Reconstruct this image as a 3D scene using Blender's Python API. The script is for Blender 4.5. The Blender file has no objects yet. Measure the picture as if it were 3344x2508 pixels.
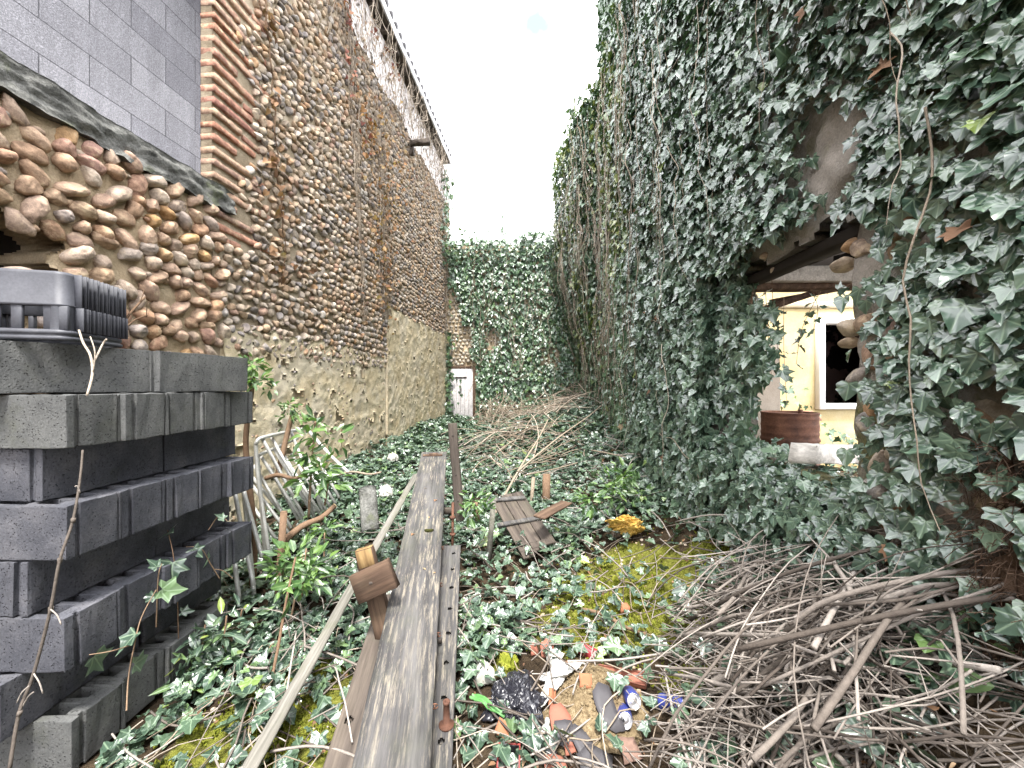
import bpy, bmesh, math, random
import numpy as np
from mathutils import Vector, Matrix, Euler

R = random.Random(11)
rng = np.random.default_rng(5)
S = bpy.context.scene
COL = S.collection
PI = math.pi
# the camera the photograph was taken with: level, eye 1.45 m, very wide lens
F, CX, HY, EYE = 1270.0, 1672.0, 1261.0, 1.45


def P(px, py, d):
    """a point d metres ahead, seen at (px, py) of the 3344 x 2508 photograph"""
    return Vector(((px - CX) / F * d, d, EYE - (py - HY) / F * d))


# ------------------------------------------------------------------ noise
_T = np.random.default_rng(99).random((256, 256))


def vn(x, y):
    x = np.asarray(x, float); y = np.asarray(y, float)
    xi = np.floor(x).astype(int); yi = np.floor(y).astype(int)
    fx = x - xi; fy = y - yi
    fx = fx * fx * (3 - 2 * fx); fy = fy * fy * (3 - 2 * fy)
    a = _T[xi & 255, yi & 255]; b = _T[(xi + 1) & 255, yi & 255]
    c = _T[xi & 255, (yi + 1) & 255]; d = _T[(xi + 1) & 255, (yi + 1) & 255]
    return (a * (1 - fx) + b * fx) * (1 - fy) + (c * (1 - fx) + d * fx) * fy


def fbm(x, y, o=3, seed=0.0):
    x = np.asarray(x, float) + seed * 17.3; y = np.asarray(y, float) + seed * 9.7
    s = 0; a = .5; t = 0
    for k in range(o):
        s = s + a * vn(x * 2 ** k, y * 2 ** k); t += a; a *= .5
    return s / t


def sstep(a, b, x):
    t = np.clip((np.asarray(x, float) - a) / (b - a), 0, 1)
    return t * t * (3 - 2 * t)


# ------------------------------------------------------------------ mesh building
class MB:
    def __init__(s):
        s.v = []; s.n = 0; s.loops = []; s.cnt = []; s.rnd = []; s.uv = []

    def add(s, V, faces, rnd=0.5, uv=None):
        """V (n,3); faces: int array (m,k) or a list of tuples; rnd a number or one per vertex"""
        V = np.asarray(V, float).reshape(-1, 3)
        if isinstance(faces, np.ndarray):
            s.loops.append((faces + s.n).ravel()); s.cnt.append(np.full(len(faces), faces.shape[1], int))
        elif len(faces):
            s.loops.append(np.array([i for f in faces for i in f], int) + s.n)
            s.cnt.append(np.array([len(f) for f in faces], int))
        s.v.append(V); s.n += len(V)
        s.rnd.append(np.broadcast_to(np.asarray(rnd, float), (len(V),)))
        s.uv.append(np.zeros((len(V), 2)) if uv is None else uv)

    def mesh(s, name, mat, smooth=True):
        me = bpy.data.meshes.new(name)
        V = np.concatenate(s.v); L = np.concatenate(s.loops); C = np.concatenate(s.cnt)
        me.vertices.add(len(V)); me.vertices.foreach_set('co', V.astype(np.float32).ravel())
        me.loops.add(len(L)); me.loops.foreach_set('vertex_index', L.astype(np.int32))
        me.polygons.add(len(C))
        me.polygons.foreach_set('loop_start', (np.cumsum(C) - C).astype(np.int32))
        a = me.attributes.new('rnd', 'FLOAT', 'POINT'); a.data.foreach_set('value', np.concatenate(s.rnd).astype(np.float32))
        u = np.concatenate(s.uv)
        if u.any():
            a = me.attributes.new('luv', 'FLOAT2', 'POINT'); a.data.foreach_set('vector', u.astype(np.float32).ravel())
        me.update(calc_edges=True)
        if smooth:
            me.polygons.foreach_set('use_smooth', np.ones(len(C), bool))
        me.materials.append(mat)
        return me

    def obj(s, name, mat, parent=None, smooth=True):
        o = bpy.data.objects.new(name, s.mesh(name, mat, smooth)); COL.objects.link(o)
        if parent is not None:
            o.parent = parent
        return o


def tag(o, label, cat, group=None):
    o['label'] = label; o['category'] = cat; o['kind'] = 'thing'
    if group: o['group'] = group
    return o


def thing(name, label, cat, loc=(0, 0, 0), group=None):
    o = bpy.data.objects.new(name, None); COL.objects.link(o); o.location = loc
    o.empty_display_size = .05
    return tag(o, label, cat, group)


def kind(o, k):
    o['kind'] = k; return o


def bm_arrays(bm):
    bm.verts.ensure_lookup_table()
    V = np.array([v.co[:] for v in bm.verts]); Fc = [tuple(v.index for v in f.verts) for f in bm.faces]
    bm.free(); return V, Fc


def frame(axis, up=(0, 0, 1)):
    """rotation whose Y runs along axis and Z is as near to up as can be"""
    y = Vector(axis).normalized(); z = Vector(up); z = (z - y * z.dot(y))
    if z.length < 1e-5: z = Vector((1, 0, 0)) - y * y.x
    z.normalize(); x = y.cross(z)
    return Matrix((x, y, z)).transposed()


def xf(V, c=(0, 0, 0), rot=None):
    V = np.asarray(V, float)
    if rot is not None: V = V @ np.array(rot).T
    return V + np.array(c)


def box(mb, c, size, rot=None, bev=.004, rnd=.5, cuts=0, rough=0.0):
    """bevelled box, optionally cut along its length and roughened"""
    bm = bmesh.new(); bmesh.ops.create_cube(bm, size=1)
    for v in bm.verts: v.co = Vector((v.co.x * size[0], v.co.y * size[1], v.co.z * size[2]))
    if cuts:
        ax = max(range(3), key=lambda k: size[k])
        ed = [e for e in bm.edges if abs((e.verts[0].co - e.verts[1].co)[ax]) > size[ax] * .5]
        bmesh.ops.subdivide_edges(bm, edges=ed, cuts=cuts)
    b = min(bev, min(size) * .4)
    if b > 0:
        bmesh.ops.bevel(bm, geom=[e for e in bm.edges if len(e.link_faces) == 2 and e.calc_face_angle(0) > .3], offset=b, segments=1, affect='EDGES')
    V, Fc = bm_arrays(bm)
    if rough:
        V = V + rng.normal(0, rough, V.shape)
    mb.add(xf(V, c, rot), Fc, rnd)


def tube(mb, pts, r, n=6, rnd=.5, cap=True):
    pts = [Vector(p) for p in pts]
    m = len(pts); rr = [r] * m if not hasattr(r, '__len__') else list(r)
    if len(rr) != m: rr = list(np.interp(np.linspace(0, 1, m), np.linspace(0, 1, len(rr)), rr))
    t0 = (pts[1] - pts[0]).normalized()
    x = t0.orthogonal().normalized(); V = []
    for i in range(m):
        t = (pts[min(i + 1, m - 1)] - pts[max(i - 1, 0)])
        t = t.normalized() if t.length > 1e-9 else t0
        x = x - t * x.dot(t); x = x.normalized() if x.length > 1e-6 else t.orthogonal().normalized()
        y = t.cross(x)
        for k in range(n):
            a = 2 * PI * k / n
            V.append(pts[i] + (x * math.cos(a) + y * math.sin(a)) * rr[i])
    Fc = [(i * n + k, i * n + (k + 1) % n, (i + 1) * n + (k + 1) % n, (i + 1) * n + k) for i in range(m - 1) for k in range(n)]
    if cap:
        Fc.append(tuple(range(n))[::-1]); Fc.append(tuple((m - 1) * n + k for k in range(n)))
    mb.add(np.array([v[:] for v in V]), Fc, rnd)


def smooth_path(pts, k=6):
    """Catmull-Rom through the points"""
    pts = [Vector(p) for p in pts]; q = [pts[0]] + pts + [pts[-1]]; out = []
    for i in range(1, len(q) - 2):
        for j in range(k):
            t = j / k
            out.append(.5 * ((2 * q[i]) + (q[i + 1] - q[i - 1]) * t + (2 * q[i - 1] - 5 * q[i] + 4 * q[i + 1] - q[i + 2]) * t * t + (3 * q[i] - q[i - 1] - 3 * q[i + 1] + q[i + 2]) * t ** 3))
    return out + [pts[-1]]


def lathe(mb, prof, n=28, c=(0, 0, 0), rot=None, rnd=.5):
    V = [(r * math.cos(2 * PI * k / n), r * math.sin(2 * PI * k / n), z) for r, z in prof for k in range(n)]
    Fc = [(i * n + k, i * n + (k + 1) % n, (i + 1) * n + (k + 1) % n, (i + 1) * n + k) for i in range(len(prof) - 1) for k in range(n)]
    mb.add(xf(V, c, rot), Fc, rnd)


def slab(mb, us, vs, keep, front, back, rnd=.5):
    """a thick sheet over a grid: front(U,V), back(U,V) give points; cells where keep is False are left out"""
    U, V = np.meshgrid(us, vs, indexing='ij'); nu, nv = U.shape
    A = np.stack(front(U, V), -1).reshape(-1, 3); B = np.stack(back(U, V), -1).reshape(-1, 3)
    k = np.asarray(keep, bool)
    I = np.arange(nu * nv).reshape(nu, nv)
    q = np.stack([I[:-1, :-1], I[1:, :-1], I[1:, 1:], I[:-1, 1:]], -1)[k]
    N = nu * nv
    fs = [q, q[:, ::-1] + N]
    kp = np.zeros((nu + 1, nv + 1), bool); kp[1:-1, 1:-1] = k
    e = kp[1:-1, 1:-1]
    for (di, dj, a, b) in ((-1, 0, (0, 0), (0, 1)), (1, 0, (1, 1), (1, 0)), (0, -1, (1, 0), (0, 0)), (0, 1, (0, 1), (1, 1))):
        nb = kp[1 + di:nu + di, 1 + dj:nv + dj]
        ii, jj = np.nonzero(e & ~nb)
        p0 = I[ii + a[0], jj + a[1]]; p1 = I[ii + b[0], jj + b[1]]
        fs.append(np.stack([p1, p0, p0 + N, p1 + N], -1))
    fs = np.concatenate(fs)
    used = np.zeros(2 * N, bool); used[fs.ravel()] = True
    mp = np.cumsum(used) - 1
    rr = rnd if not hasattr(rnd, 'shape') else np.concatenate([rnd.ravel(), rnd.ravel()])[used]
    mb.add(np.concatenate([A, B])[used], mp[fs], rr)


# ------------------------------------------------------------------ stones and leaves
def ico(sub):
    bm = bmesh.new(); bmesh.ops.create_icosphere(bm, subdivisions=sub, radius=1)
    V, Fc = bm_arrays(bm); return V, np.array(Fc)


def pebble_bases(sub, n, chips=5, lo=.55, rough=0.):
    V, Fc = ico(sub); out = []
    for k in range(n):
        W = V.copy()
        for _ in range(chips):                                          # flat chips and hollows
            d = rng.normal(size=3); d /= np.linalg.norm(d)
            s = W @ d; W -= np.outer(np.clip(s - rng.uniform(lo, .85), 0, 1) * .75, d)
        W *= (1 + .18 * (fbm(W[:, 0] * 1.5 + 7 * k, W[:, 1] * 1.5 + W[:, 2], 2, k) - .5))[:, None]
        if rough: W *= (1 + rough * (fbm(W[:, 0] * 5 + 3 * k, W[:, 1] * 5 + W[:, 2] * 4, 3, k + 9) - .5))[:, None]
        out.append((W, Fc))
    return out


def unit(a):
    return a / np.maximum(np.linalg.norm(a, axis=-1, keepdims=True), 1e-9)


_o = [(0, .08), (.19, -.10), (.42, -.07), (.35, .15), (.60, .42), (.27, .50), (.17, .74), (0, 1.03)]
IVY = np.array(_o + [(-x, y) for x, y in _o[-2:0:-1]])
_o = [(0, .06), (.10, -.03), (.22, -.10), (.35, -.10), (.45, -.03), (.41, .08), (.41, .19), (.48, .29), (.56, .41), (.45, .45), (.34, .52), (.27, .62), (.20, .76), (.11, .90), (0, 1.03)]
IVYD = np.array(_o + [(-x, y) for x, y in _o[-2:0:-1]])
_o = [(0, .04), (.14, -.07), (.30, -.08), (.43, .04), (.47, .18), (.45, .32), (.47, .44), (.36, .54), (.26, .68), (.14, .86), (0, 1.0)]
IVYR = np.array(_o + [(-x, y) for x, y in _o[-2:0:-1]])
_o = [(0, 0), (.13, .2), (.2, .45), (.15, .75), (0, 1)]
OVAL = np.array(_o + [(-x, y) for x, y in _o[-2:0:-1]])
_o = [(0, .05), (.3, -.08), (.52, .15), (.45, .45), (.2, .75), (0, 1)]
HEART = np.array(_o + [(-x, y) for x, y in _o[-2:0:-1]])


def leaves2(mb, pos, nrm, tip, size, rnd):
    """a mix of pointed and rounder ivy leaves"""
    m = len(pos); k = rng.random(m) < .62; B = lambda a: np.broadcast_to(np.asarray(a, float), (m, 3))
    sz = np.broadcast_to(size, (m,))
    leaves(mb, pos[k], B(nrm)[k], B(tip)[k], sz[k], IVYD, rnd[k]); k = ~k
    leaves(mb, pos[k], B(nrm)[k], B(tip)[k], sz[k], IVYR, rnd[k])


def leaves(mb, pos, nrm, tip, size, shape=IVY, rnd=None, fold=.16, droop=.22, centre=.34):
    """one leaf per row: pos the stalk end, nrm the blade's normal, tip the way the tip points"""
    pos = np.asarray(pos, float); N = len(pos)
    if N == 0: return
    t = unit(np.asarray(tip, float)); n = np.asarray(nrm, float)
    n = unit(n - t * (n * t).sum(-1, keepdims=True)); b = np.cross(t, n)
    sh = np.vstack([shape, [[0, centre]]]); K = len(sh)
    x, y = sh[:, 0], sh[:, 1]
    w = rng.uniform(.8, 1.2, (N, 1)); cu = rng.uniform(-.5, 1.8, (N, 1)); fo = rng.uniform(.2, 1.8, (N, 1))
    z = fold * fo * np.abs(x)[None] - droop * cu * (y ** 2)[None] + rng.normal(0, .05, (N, K))
    z[:, -1] -= .05
    tw = rng.normal(0, .10, (N, 1))
    V = pos[:, None, :] + np.asarray(size, float).reshape(-1, 1, 1) * (
        (x[None] * w + tw * (y ** 2)[None])[..., None] * b[:, None] + y[None, :, None] * t[:, None] + z[..., None] * n[:, None])
    m = K - 1
    tri = np.array([(k, (k + 1) % m, m) for k in range(m)])
    Fc = (tri[None] + (np.arange(N) * K)[:, None, None]).reshape(-1, 3)
    r = rng.random(N) if rnd is None else np.asarray(rnd)
    mb.add(V.reshape(-1, 3), Fc, np.repeat(r, K), np.tile(sh, (N, 1)) + np.array([0, 0.001]))

# ------------------------------------------------------------------ materials
class NT:
    def __init__(s, name):
        s.m = bpy.data.materials.new(name); s.m.use_nodes = True
        s.t = s.m.node_tree; s.t.nodes.clear()
        s.out = s.n('ShaderNodeOutputMaterial')

    def n(s, typ, **kw):
        nd = s.t.nodes.new(typ)
        for k, v in kw.items(): setattr(nd, k, v)
        return nd

    def put(s, sock, v):
        if isinstance(v, bpy.types.NodeSocket): s.t.links.new(v, sock)
        elif isinstance(v, tuple) and len(v) == 3 and sock.type == 'RGBA': sock.default_value = (*v, 1)
        else: sock.default_value = v

    def coord(s, which='Object', scale=(1, 1, 1), jit=True):
        c = s.n('ShaderNodeTexCoord').outputs[which]
        mp = s.n('ShaderNodeMapping'); s.put(mp.inputs['Vector'], c); mp.inputs['Scale'].default_value = scale
        if jit:                                                     # copies of one mesh get different grain
            s.put(mp.inputs['Location'], s.math('MULTIPLY', s.n('ShaderNodeObjectInfo').outputs['Random'], 9.))
        return mp.outputs[0]

    def noise(s, vec, scale=5., detail=4., rough=.6, dist=0.):
        nd = s.n('ShaderNodeTexNoise'); s.put(nd.inputs['Vector'], vec)
        nd.inputs['Scale'].default_value = scale; nd.inputs['Detail'].default_value = detail
        nd.inputs['Roughness'].default_value = rough; nd.inputs['Distortion'].default_value = dist
        return nd.outputs[0]

    def voro(s, vec, scale=20., feature='F1'):
        nd = s.n('ShaderNodeTexVoronoi', feature=feature); s.put(nd.inputs['Vector'], vec)
        nd.inputs['Scale'].default_value = scale; return nd

    def ramp(s, fac, stops, interp='LINEAR'):
        nd = s.n('ShaderNodeValToRGB'); cr = nd.color_ramp; cr.interpolation = interp
        while len(cr.elements) < len(stops): cr.elements.new(.5)
        for e, (p, c) in zip(cr.elements, stops):
            e.position = p; e.color = (*c, 1) if isinstance(c, tuple) else (c, c, c, 1)
        s.put(nd.inputs[0], fac); return nd.outputs[0]

    def mix(s, fac, a, b, mode='MIX'):
        nd = s.n('ShaderNodeMix', data_type='RGBA', blend_type=mode)
        s.put(nd.inputs[0], fac); s.put(nd.inputs[6], a); s.put(nd.inputs[7], b); return nd.outputs[2]

    def math(s, op, a, b=0.5, c=0.5, clamp=False):
        nd = s.n('ShaderNodeMath', operation=op, use_clamp=clamp)
        s.put(nd.inputs[0], a); s.put(nd.inputs[1], b); s.put(nd.inputs[2], c); return nd.outputs[0]

    def attr(s, name='rnd', out='Fac'):
        return s.n('ShaderNodeAttribute', attribute_name=name).outputs[out]

    def bump(s, h, strength=.5, dist=.01, normal=None):
        nd = s.n('ShaderNodeBump'); nd.inputs['Strength'].default_value = strength; nd.inputs['Distance'].default_value = dist
        s.put(nd.inputs['Height'], h)
        if normal is not None: s.put(nd.inputs['Normal'], normal)
        return nd.outputs[0]

    def bsdf(s, col, rough=.7, normal=None, spec=.4, metal=0., translucent=None):
        p = s.n('ShaderNodeBsdfPrincipled')
        s.put(p.inputs['Base Color'], col); s.put(p.inputs['Roughness'], rough); s.put(p.inputs['Metallic'], metal)
        s.put(p.inputs['Specular IOR Level'], spec)
        if normal is not None: s.put(p.inputs['Normal'], normal)
        o = p.outputs[0]
        if translucent:
            tr = s.n('ShaderNodeBsdfTranslucent'); s.put(tr.inputs[0], translucent[1])
            ms = s.n('ShaderNodeMixShader'); ms.inputs[0].default_value = translucent[0]
            s.t.links.new(o, ms.inputs[1]); s.t.links.new(tr.outputs[0], ms.inputs[2]); o = ms.outputs[0]
        s.t.links.new(o, s.out.inputs[0]); return s.m


def rough_mat(name, stops, scale=3., fine=60., fine_amt=.35, bump=.5, bdist=.006, rough=.85, spec=.25, stretch=(1, 1, 1), metal=0., pits=0., extra=None, bevel=0.):
    """a surface mottled by a broad noise, speckled by a fine one, with relief"""
    g = NT(name); co = g.coord('Object', stretch)
    a = g.noise(co, scale, 6, .62); f = g.noise(co, fine, 5, .65)
    c = g.ramp(a, stops)
    c = g.mix(fine_amt, c, g.ramp(f, [(.3, .25), (.7, 1.0)]), 'MULTIPLY')
    h = f
    if pits:
        v = g.voro(co, fine * .8).outputs['Distance']
        pm = g.ramp(v, [(.12, 0.0), (.3, 1.0)])
        pm2 = g.math('MAXIMUM', pm, g.ramp(g.noise(co, fine * .35, 2), [(.45, 0.0), (.55, 1.0)]))
        c = g.mix(pits, c, pm2, 'MULTIPLY'); h = g.math('ADD', g.math('MULTIPLY', f, .5), pm2)
    if extra: c = extra(g, co, c)
    bv = None
    if bevel:                                                       # worn arrises
        nd = g.n('ShaderNodeBevel', samples=4); nd.inputs[0].default_value = bevel; bv = nd.outputs[0]
    return g.bsdf(c, rough, g.bump(h, bump, bdist, bv), spec, metal)


MT = {}
MT['mortar'] = rough_mat('lime_mortar', [(.3, (.34, .26, .165)), (.5, (.50, .395, .265)), (.72, (.62, .51, .365))], 4, 90, .4, .9, .012, .95, .1)
def _mossy(g, co, c):
    k = g.ramp(g.noise(co, 2.3, 5, .7), [(.5, 0.0), (.62, 1.0)])
    return g.mix(g.math('MULTIPLY', k, .8), c, g.ramp(g.noise(co, 40, 3), [(.3, (.05, .055, .015)), (.7, (.16, .15, .04))]))
MT['wall_render'] = rough_mat('mossy_grey_render', [(.3, (.20, .18, .155)), (.55, (.34, .305, .265)), (.75, (.48, .44, .39))], 3, 110, .5, .9, .008, .95, .1, extra=_mossy)
def _ochre(g, co, c):
    k = g.ramp(g.noise(co, 14, 4, .7), [(.60, 0.0), (.66, 1.0)])
    c = g.mix(g.math('MULTIPLY', k, .5), c, (.19, .155, .115))
    p = g.ramp(g.noise(co, 2.5, 4, .6), [(.48, 0.0), (.6, .55)])
    return g.mix(p, c, (.54, .485, .39))
MT['ochre'] = rough_mat('ochre_render', [(.3, (.56, .45, .28)), (.5, (.66, .56, .38)), (.7, (.74, .66, .50))], 3, 60, .3, .9, .012, .95, .1, extra=_ochre)
def _white(g, co, c):
    k = g.ramp(g.noise(co, 9, 5, .7), [(.52, 0.0), (.60, 1.0)])
    return g.mix(g.math('MULTIPLY', k, .7), c, (.22, .17, .15))
MT['whitewash'] = rough_mat('flaking_whitewash', [(.3, (.64, .58, .56)), (.6, (.78, .75, .74))], 3, 60, .3, .8, .01, .9, .15, extra=_white)
def _ledge(g, co, c):
    return g.mix(g.ramp(g.noise(co, 5, 5, .7), [(.55, 0.0), (.68, .6)]), c, (.085, .10, .04))
MT['concrete'] = rough_mat('weathered_concrete', [(.3, (.085, .085, .078)), (.5, (.17, .17, .158)), (.7, (.28, .28, .26))], 9, 70, .75, 1, .012, .95, .15, extra=_ledge)
def _blockmoss(g, co, c):
    k = g.ramp(g.noise(co, 3.5, 5, .7), [(.60, 0.0), (.75, .35)])
    c = g.mix(.5, c, g.ramp(g.noise(co, 2.2, 5, .7), [(.3, .55), (.7, 1.0)]), 'MULTIPLY')
    return g.mix(k, c, (.075, .08, .05))
MT['block'] = rough_mat('grey_aggregate_block', [(.3, (.074, .077, .092)), (.5, (.11, .113, .13)), (.7, (.165, .165, .181))], 6, 130, .5, .9, .006, .95, .12, bevel=.007, pits=.55, extra=_blockmoss)
MT['block_mossy'] = rough_mat('mossy_aggregate_block', [(.3, (.092, .095, .096)), (.5, (.135, .138, .136)), (.7, (.19, .193, .187))], 6, 130, .5, .9, .006, .95, .12, bevel=.007, pits=.55, extra=lambda g, co, c: g.mix(g.ramp(g.noise(co, 5, 5, .7), [(.54, 0.0), (.74, .35)]), c, (.10, .105, .07)))


def _blockwall():
    g = NT('block_wall_face'); co = g.coord('Object', jit=False)
    sx = g.n('ShaderNodeSeparateXYZ'); g.put(sx.inputs[0], co)
    cb = g.n('ShaderNodeCombineXYZ'); g.put(cb.inputs[0], sx.outputs['Y']); g.put(cb.inputs[1], g.math('SUBTRACT', sx.outputs['Z'], 3.19))
    br = g.n('ShaderNodeTexBrick', offset=.5); g.put(br.inputs['Vector'], cb.outputs[0])
    br.inputs['Scale'].default_value = 1; br.inputs['Brick Width'].default_value = .505; br.inputs['Row Height'].default_value = .205
    br.inputs['Mortar Size'].default_value = .0035; br.inputs['Mortar Smooth'].default_value = .2
    br.inputs['Color1'].default_value = (.235, .235, .256, 1); br.inputs['Color2'].default_value = (.165, .165, .185, 1)
    br.inputs['Mortar'].default_value = (.09, .09, .10, 1)
    f = g.noise(co, 120, 4, .7); v = g.ramp(g.noise(co, 130, 3, .75), [(.38, .25), (.60, 1.0)])
    c = g.mix(.55, br.outputs[0], v, 'MULTIPLY')
    c = g.mix(.45, c, g.ramp(g.noise(co, 1.3, 4), [(.3, .6), (.7, 1.0)]), 'MULTIPLY')
    c = g.mix(.4, c, g.ramp(g.noise(g.coord('Object', (5, 5, .5), False), 1.5, 5, .7), [(.35, .5), (.6, 1.0)]), 'MULTIPLY')
    h = g.math('SUBTRACT', g.math('ADD', g.math('MULTIPLY', f, .4), v), g.math('MULTIPLY', br.outputs['Fac'], 3.))
    return g.bsdf(c, .95, g.bump(h, .8, .006), .1)
MT['blockwall'] = _blockwall()


def _stone(name, stops, rough=.88):
    g = NT(name); co = g.coord('Object')
    c = g.ramp(g.attr(), stops)
    a = g.noise(co, 22, 5, .65); f = g.noise(co, 150, 3, .6)
    c = g.mix(.75, c, g.ramp(a, [(.30, .28), (.62, 1.05)]), 'MULTIPLY')
    c = g.mix(.4, c, g.ramp(f, [(.3, .4), (.6, 1.0)]), 'MULTIPLY')
    c = g.mix(g.ramp(g.noise(co, 11, 5, .75), [(.52, 0.0), (.66, .75)]), c, (.45, .36, .24))
    return g.bsdf(c, rough, g.bump(g.math('ADD', a, g.math('MULTIPLY', f, .4)), .8, .009), .12)
_st = [(0, (.20, .18, .17)), (.12, (.36, .31, .265)), (.25, (.48, .41, .33)), (.38, (.42, .30, .205)), (.5, (.56, .47, .37)), (.62, (.49, .34, .22)), (.72, (.28, .255, .25)), (.84, (.64, .58, .51)), (.94, (.50, .31, .17)), (1, (.40, .28, .235))]
MT['stone'] = _stone('river_cobble', _st)
MT['stone_warm'] = _stone('warm_river_cobble', [(0, (.36, .23, .15)), (.15, (.48, .33, .225)), (.3, (.54, .385, .28)), (.45, (.41, .28, .21)), (.6, (.56, .46, .365)), (.72, (.36, .31, .285)), (.85, (.52, .32, .15)), (1, (.46, .285, .23))])
MT['stone_ochre'] = _stone('ochre_cobble', [(0, (.40, .35, .27)), (.4, (.50, .45, .37)), (.7, (.38, .34, .29)), (1, (.58, .53, .45))])
MT['brick'] = _stone('fired_brick', [(0, (.42, .21, .14)), (.3, (.48, .26, .185)), (.55, (.36, .18, .14)), (.8, (.52, .35, .245)), (1, (.35, .225, .18))], .85)


def _leaf(name, stops, rough=.30, veins=True, tl=.06, vein_col=(.30, .40, .27), spec=.95):
    g = NT(name); c = g.ramp(g.attr(), stops)
    co = g.coord('Object')
    c = g.mix(.4, c, g.ramp(g.noise(co, 45, 3), [(.3, .5), (.7, 1.0)]), 'MULTIPLY')
    tcol = g.mix(1, c, (1.6, 1.9, .7), 'MULTIPLY')
    nrm = None
    if veins:
        uv = g.n('ShaderNodeAttribute', attribute_name='luv').outputs['Vector']
        sp = g.n('ShaderNodeSeparateXYZ'); g.put(sp.inputs[0], uv)
        x = sp.outputs['X']; y = g.math('SUBTRACT', sp.outputs['Y'], .06)
        an = g.math('ARCTAN2', x, y)
        sn = g.math('MULTIPLY', g.math('ROUND', g.math('DIVIDE', an, .92)), .92)
        r = g.math('SQRT', g.math('ADD', g.math('MULTIPLY', x, x), g.math('MULTIPLY', y, y)))
        d = g.math('ABSOLUTE', g.math('MULTIPLY', r, g.math('SINE', g.math('SUBTRACT', an, sn))))
        vm = g.ramp(d, [(.012, 1.0), (.04, 0.0)])
        c = g.mix(g.math('MULTIPLY', vm, .38), c, vein_col)
        nrm = g.bump(g.ramp(d, [(.0, 0.0), (.16, 1.0)]), .4, .004)
    return g.bsdf(c, rough, nrm, spec, 0, (tl, tcol))
MT['ivy'] = _leaf('ivy_leaf', [(0, (.032, .060, .042)), (.35, (.060, .106, .072)), (.65, (.098, .158, .105)), (.86, (.13, .19, .118)), (.95, (.10, .17, .045)), (1, (.20, .27, .06))])
MT['ivy_far'] = _leaf('ivy_leaf_small', [(0, (.036, .074, .040)), (.4, (.066, .126, .066)), (.75, (.105, .178, .090)), (1, (.12, .19, .05))], .36, False)
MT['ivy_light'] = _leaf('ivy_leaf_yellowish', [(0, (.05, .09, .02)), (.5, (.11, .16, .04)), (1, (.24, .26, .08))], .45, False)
MT['ground_ivy'] = _leaf('ground_ivy_leaf', [(0, (.028, .054, .037)), (.4, (.050, .088, .058)), (.75, (.082, .132, .078)), (.93, (.12, .20, .06)), (1, (.24, .30, .07))])
MT['sapling'] = _leaf('sapling_leaf', [(0, (.035, .085, .03)), (.5, (.07, .145, .04)), (1, (.13, .22, .05))], .4, True, .2, (.25, .38, .15))
MT['dead'] = _leaf('dead_leaf', [(0, (.09, .05, .03)), (.5, (.19, .105, .06)), (.85, (.30, .18, .10)), (1, (.42, .32, .21))], .75, False, .1, spec=.2)
MT['orange_leaf'] = _leaf('autumn_leaf', [(0, (.20, .095, .055)), (.5, (.34, .19, .10)), (1, (.46, .33, .19))], .7, False, .15, spec=.2)
MT['red_leaf'] = _leaf('red_creeper_leaf', [(0, (.15, .045, .04)), (.5, (.24, .085, .06)), (1, (.34, .17, .10))], .6, False, .15, spec=.25)


def _bark(name, stops, fine=70, stretch=(1, 1, 1)):
    g = NT(name); co = g.coord('Object', stretch)
    c = g.mix(.5, g.ramp(g.attr(), stops), g.ramp(g.noise(co, 45, 5, .7), [(.3, .35), (.68, 1.0)]), 'MULTIPLY')
    return g.bsdf(c, .9, g.bump(g.noise(co, fine, 4, .7), .7, .006), .15)
MT['twig'] = _bark('dry_twig', [(0, (.06, .048, .04)), (.35, (.17, .145, .125)), (1, (.38, .34, .305))])
MT['vine'] = _bark('pale_vine_stem', [(0, (.19, .15, .11)), (.5, (.31, .255, .195)), (1, (.47, .405, .335))])
MT['bark'] = _bark('sapling_bark', [(0, (.12, .075, .045)), (.5, (.20, .13, .085)), (1, (.30, .21, .14))])
MT['rough_bark'] = _bark('hairy_ivy_trunk', [(0, (.075, .045, .03)), (1, (.15, .10, .07))], 120)
MT['old_cut'] = rough_mat('old_sawn_end', [(.3, (.10, .06, .03)), (.5, (.24, .155, .07)), (.7, (.34, .235, .11))], 1.2, 4, .3, .4, .003, .85, .2, (30, 3, 30))
MT['cut_wood'] = rough_mat('fresh_cut_wood', [(.3, (.50, .38, .20)), (.7, (.66, .54, .32))], 14, 120, .3, .3, .003, .8, .2)


def _wood(name, stops, moss=0., axis=(14, 1.1, 14), pale=0.):
    def extra(g, co, c):
        c2 = g.coord('Object', (60, 3, 60))
        c = g.mix(.5, c, g.ramp(g.noise(c2, 1.2, 4, .7), [(.35, .35), (.6, 1.0)]), 'MULTIPLY')
        if pale:
            k = g.ramp(g.noise(g.coord('Object', (46, 3.5, 46)), 1.5, 6, .8), [(.50, 0.0), (.64, pale)])
            k = g.math('MULTIPLY', k, g.ramp(g.noise(g.coord('Object', (6, 2, 6)), 1.2, 3), [(.38, .1), (.6, 1.0)]))
            c = g.mix(k, c, (.29, .255, .20))
        if moss:
            k = g.ramp(g.noise(g.coord('Object'), 4, 4, .7), [(.50, 0.0), (.72, moss)])
            c = g.mix(k, c, (.10, .11, .06))
        return c
    return rough_mat(name, stops, 1.2, 3., .25, .6, .004, .88, .2, axis, extra=extra)
MT['wood_grey'] = _wood('weathered_grey_wood', [(.3, (.045, .044, .045)), (.5, (.085, .082, .082)), (.7, (.135, .131, .128))], .18, pale=.8)
MT['wood_dark'] = _wood('dark_old_wood', [(.3, (.05, .042, .036)), (.5, (.095, .078, .066)), (.7, (.15, .125, .10))], .15)
MT['wood_brown'] = _wood('brown_wood', [(.3, (.055, .035, .025)), (.5, (.11, .07, .048)), (.7, (.19, .125, .085))], .1)
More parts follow.
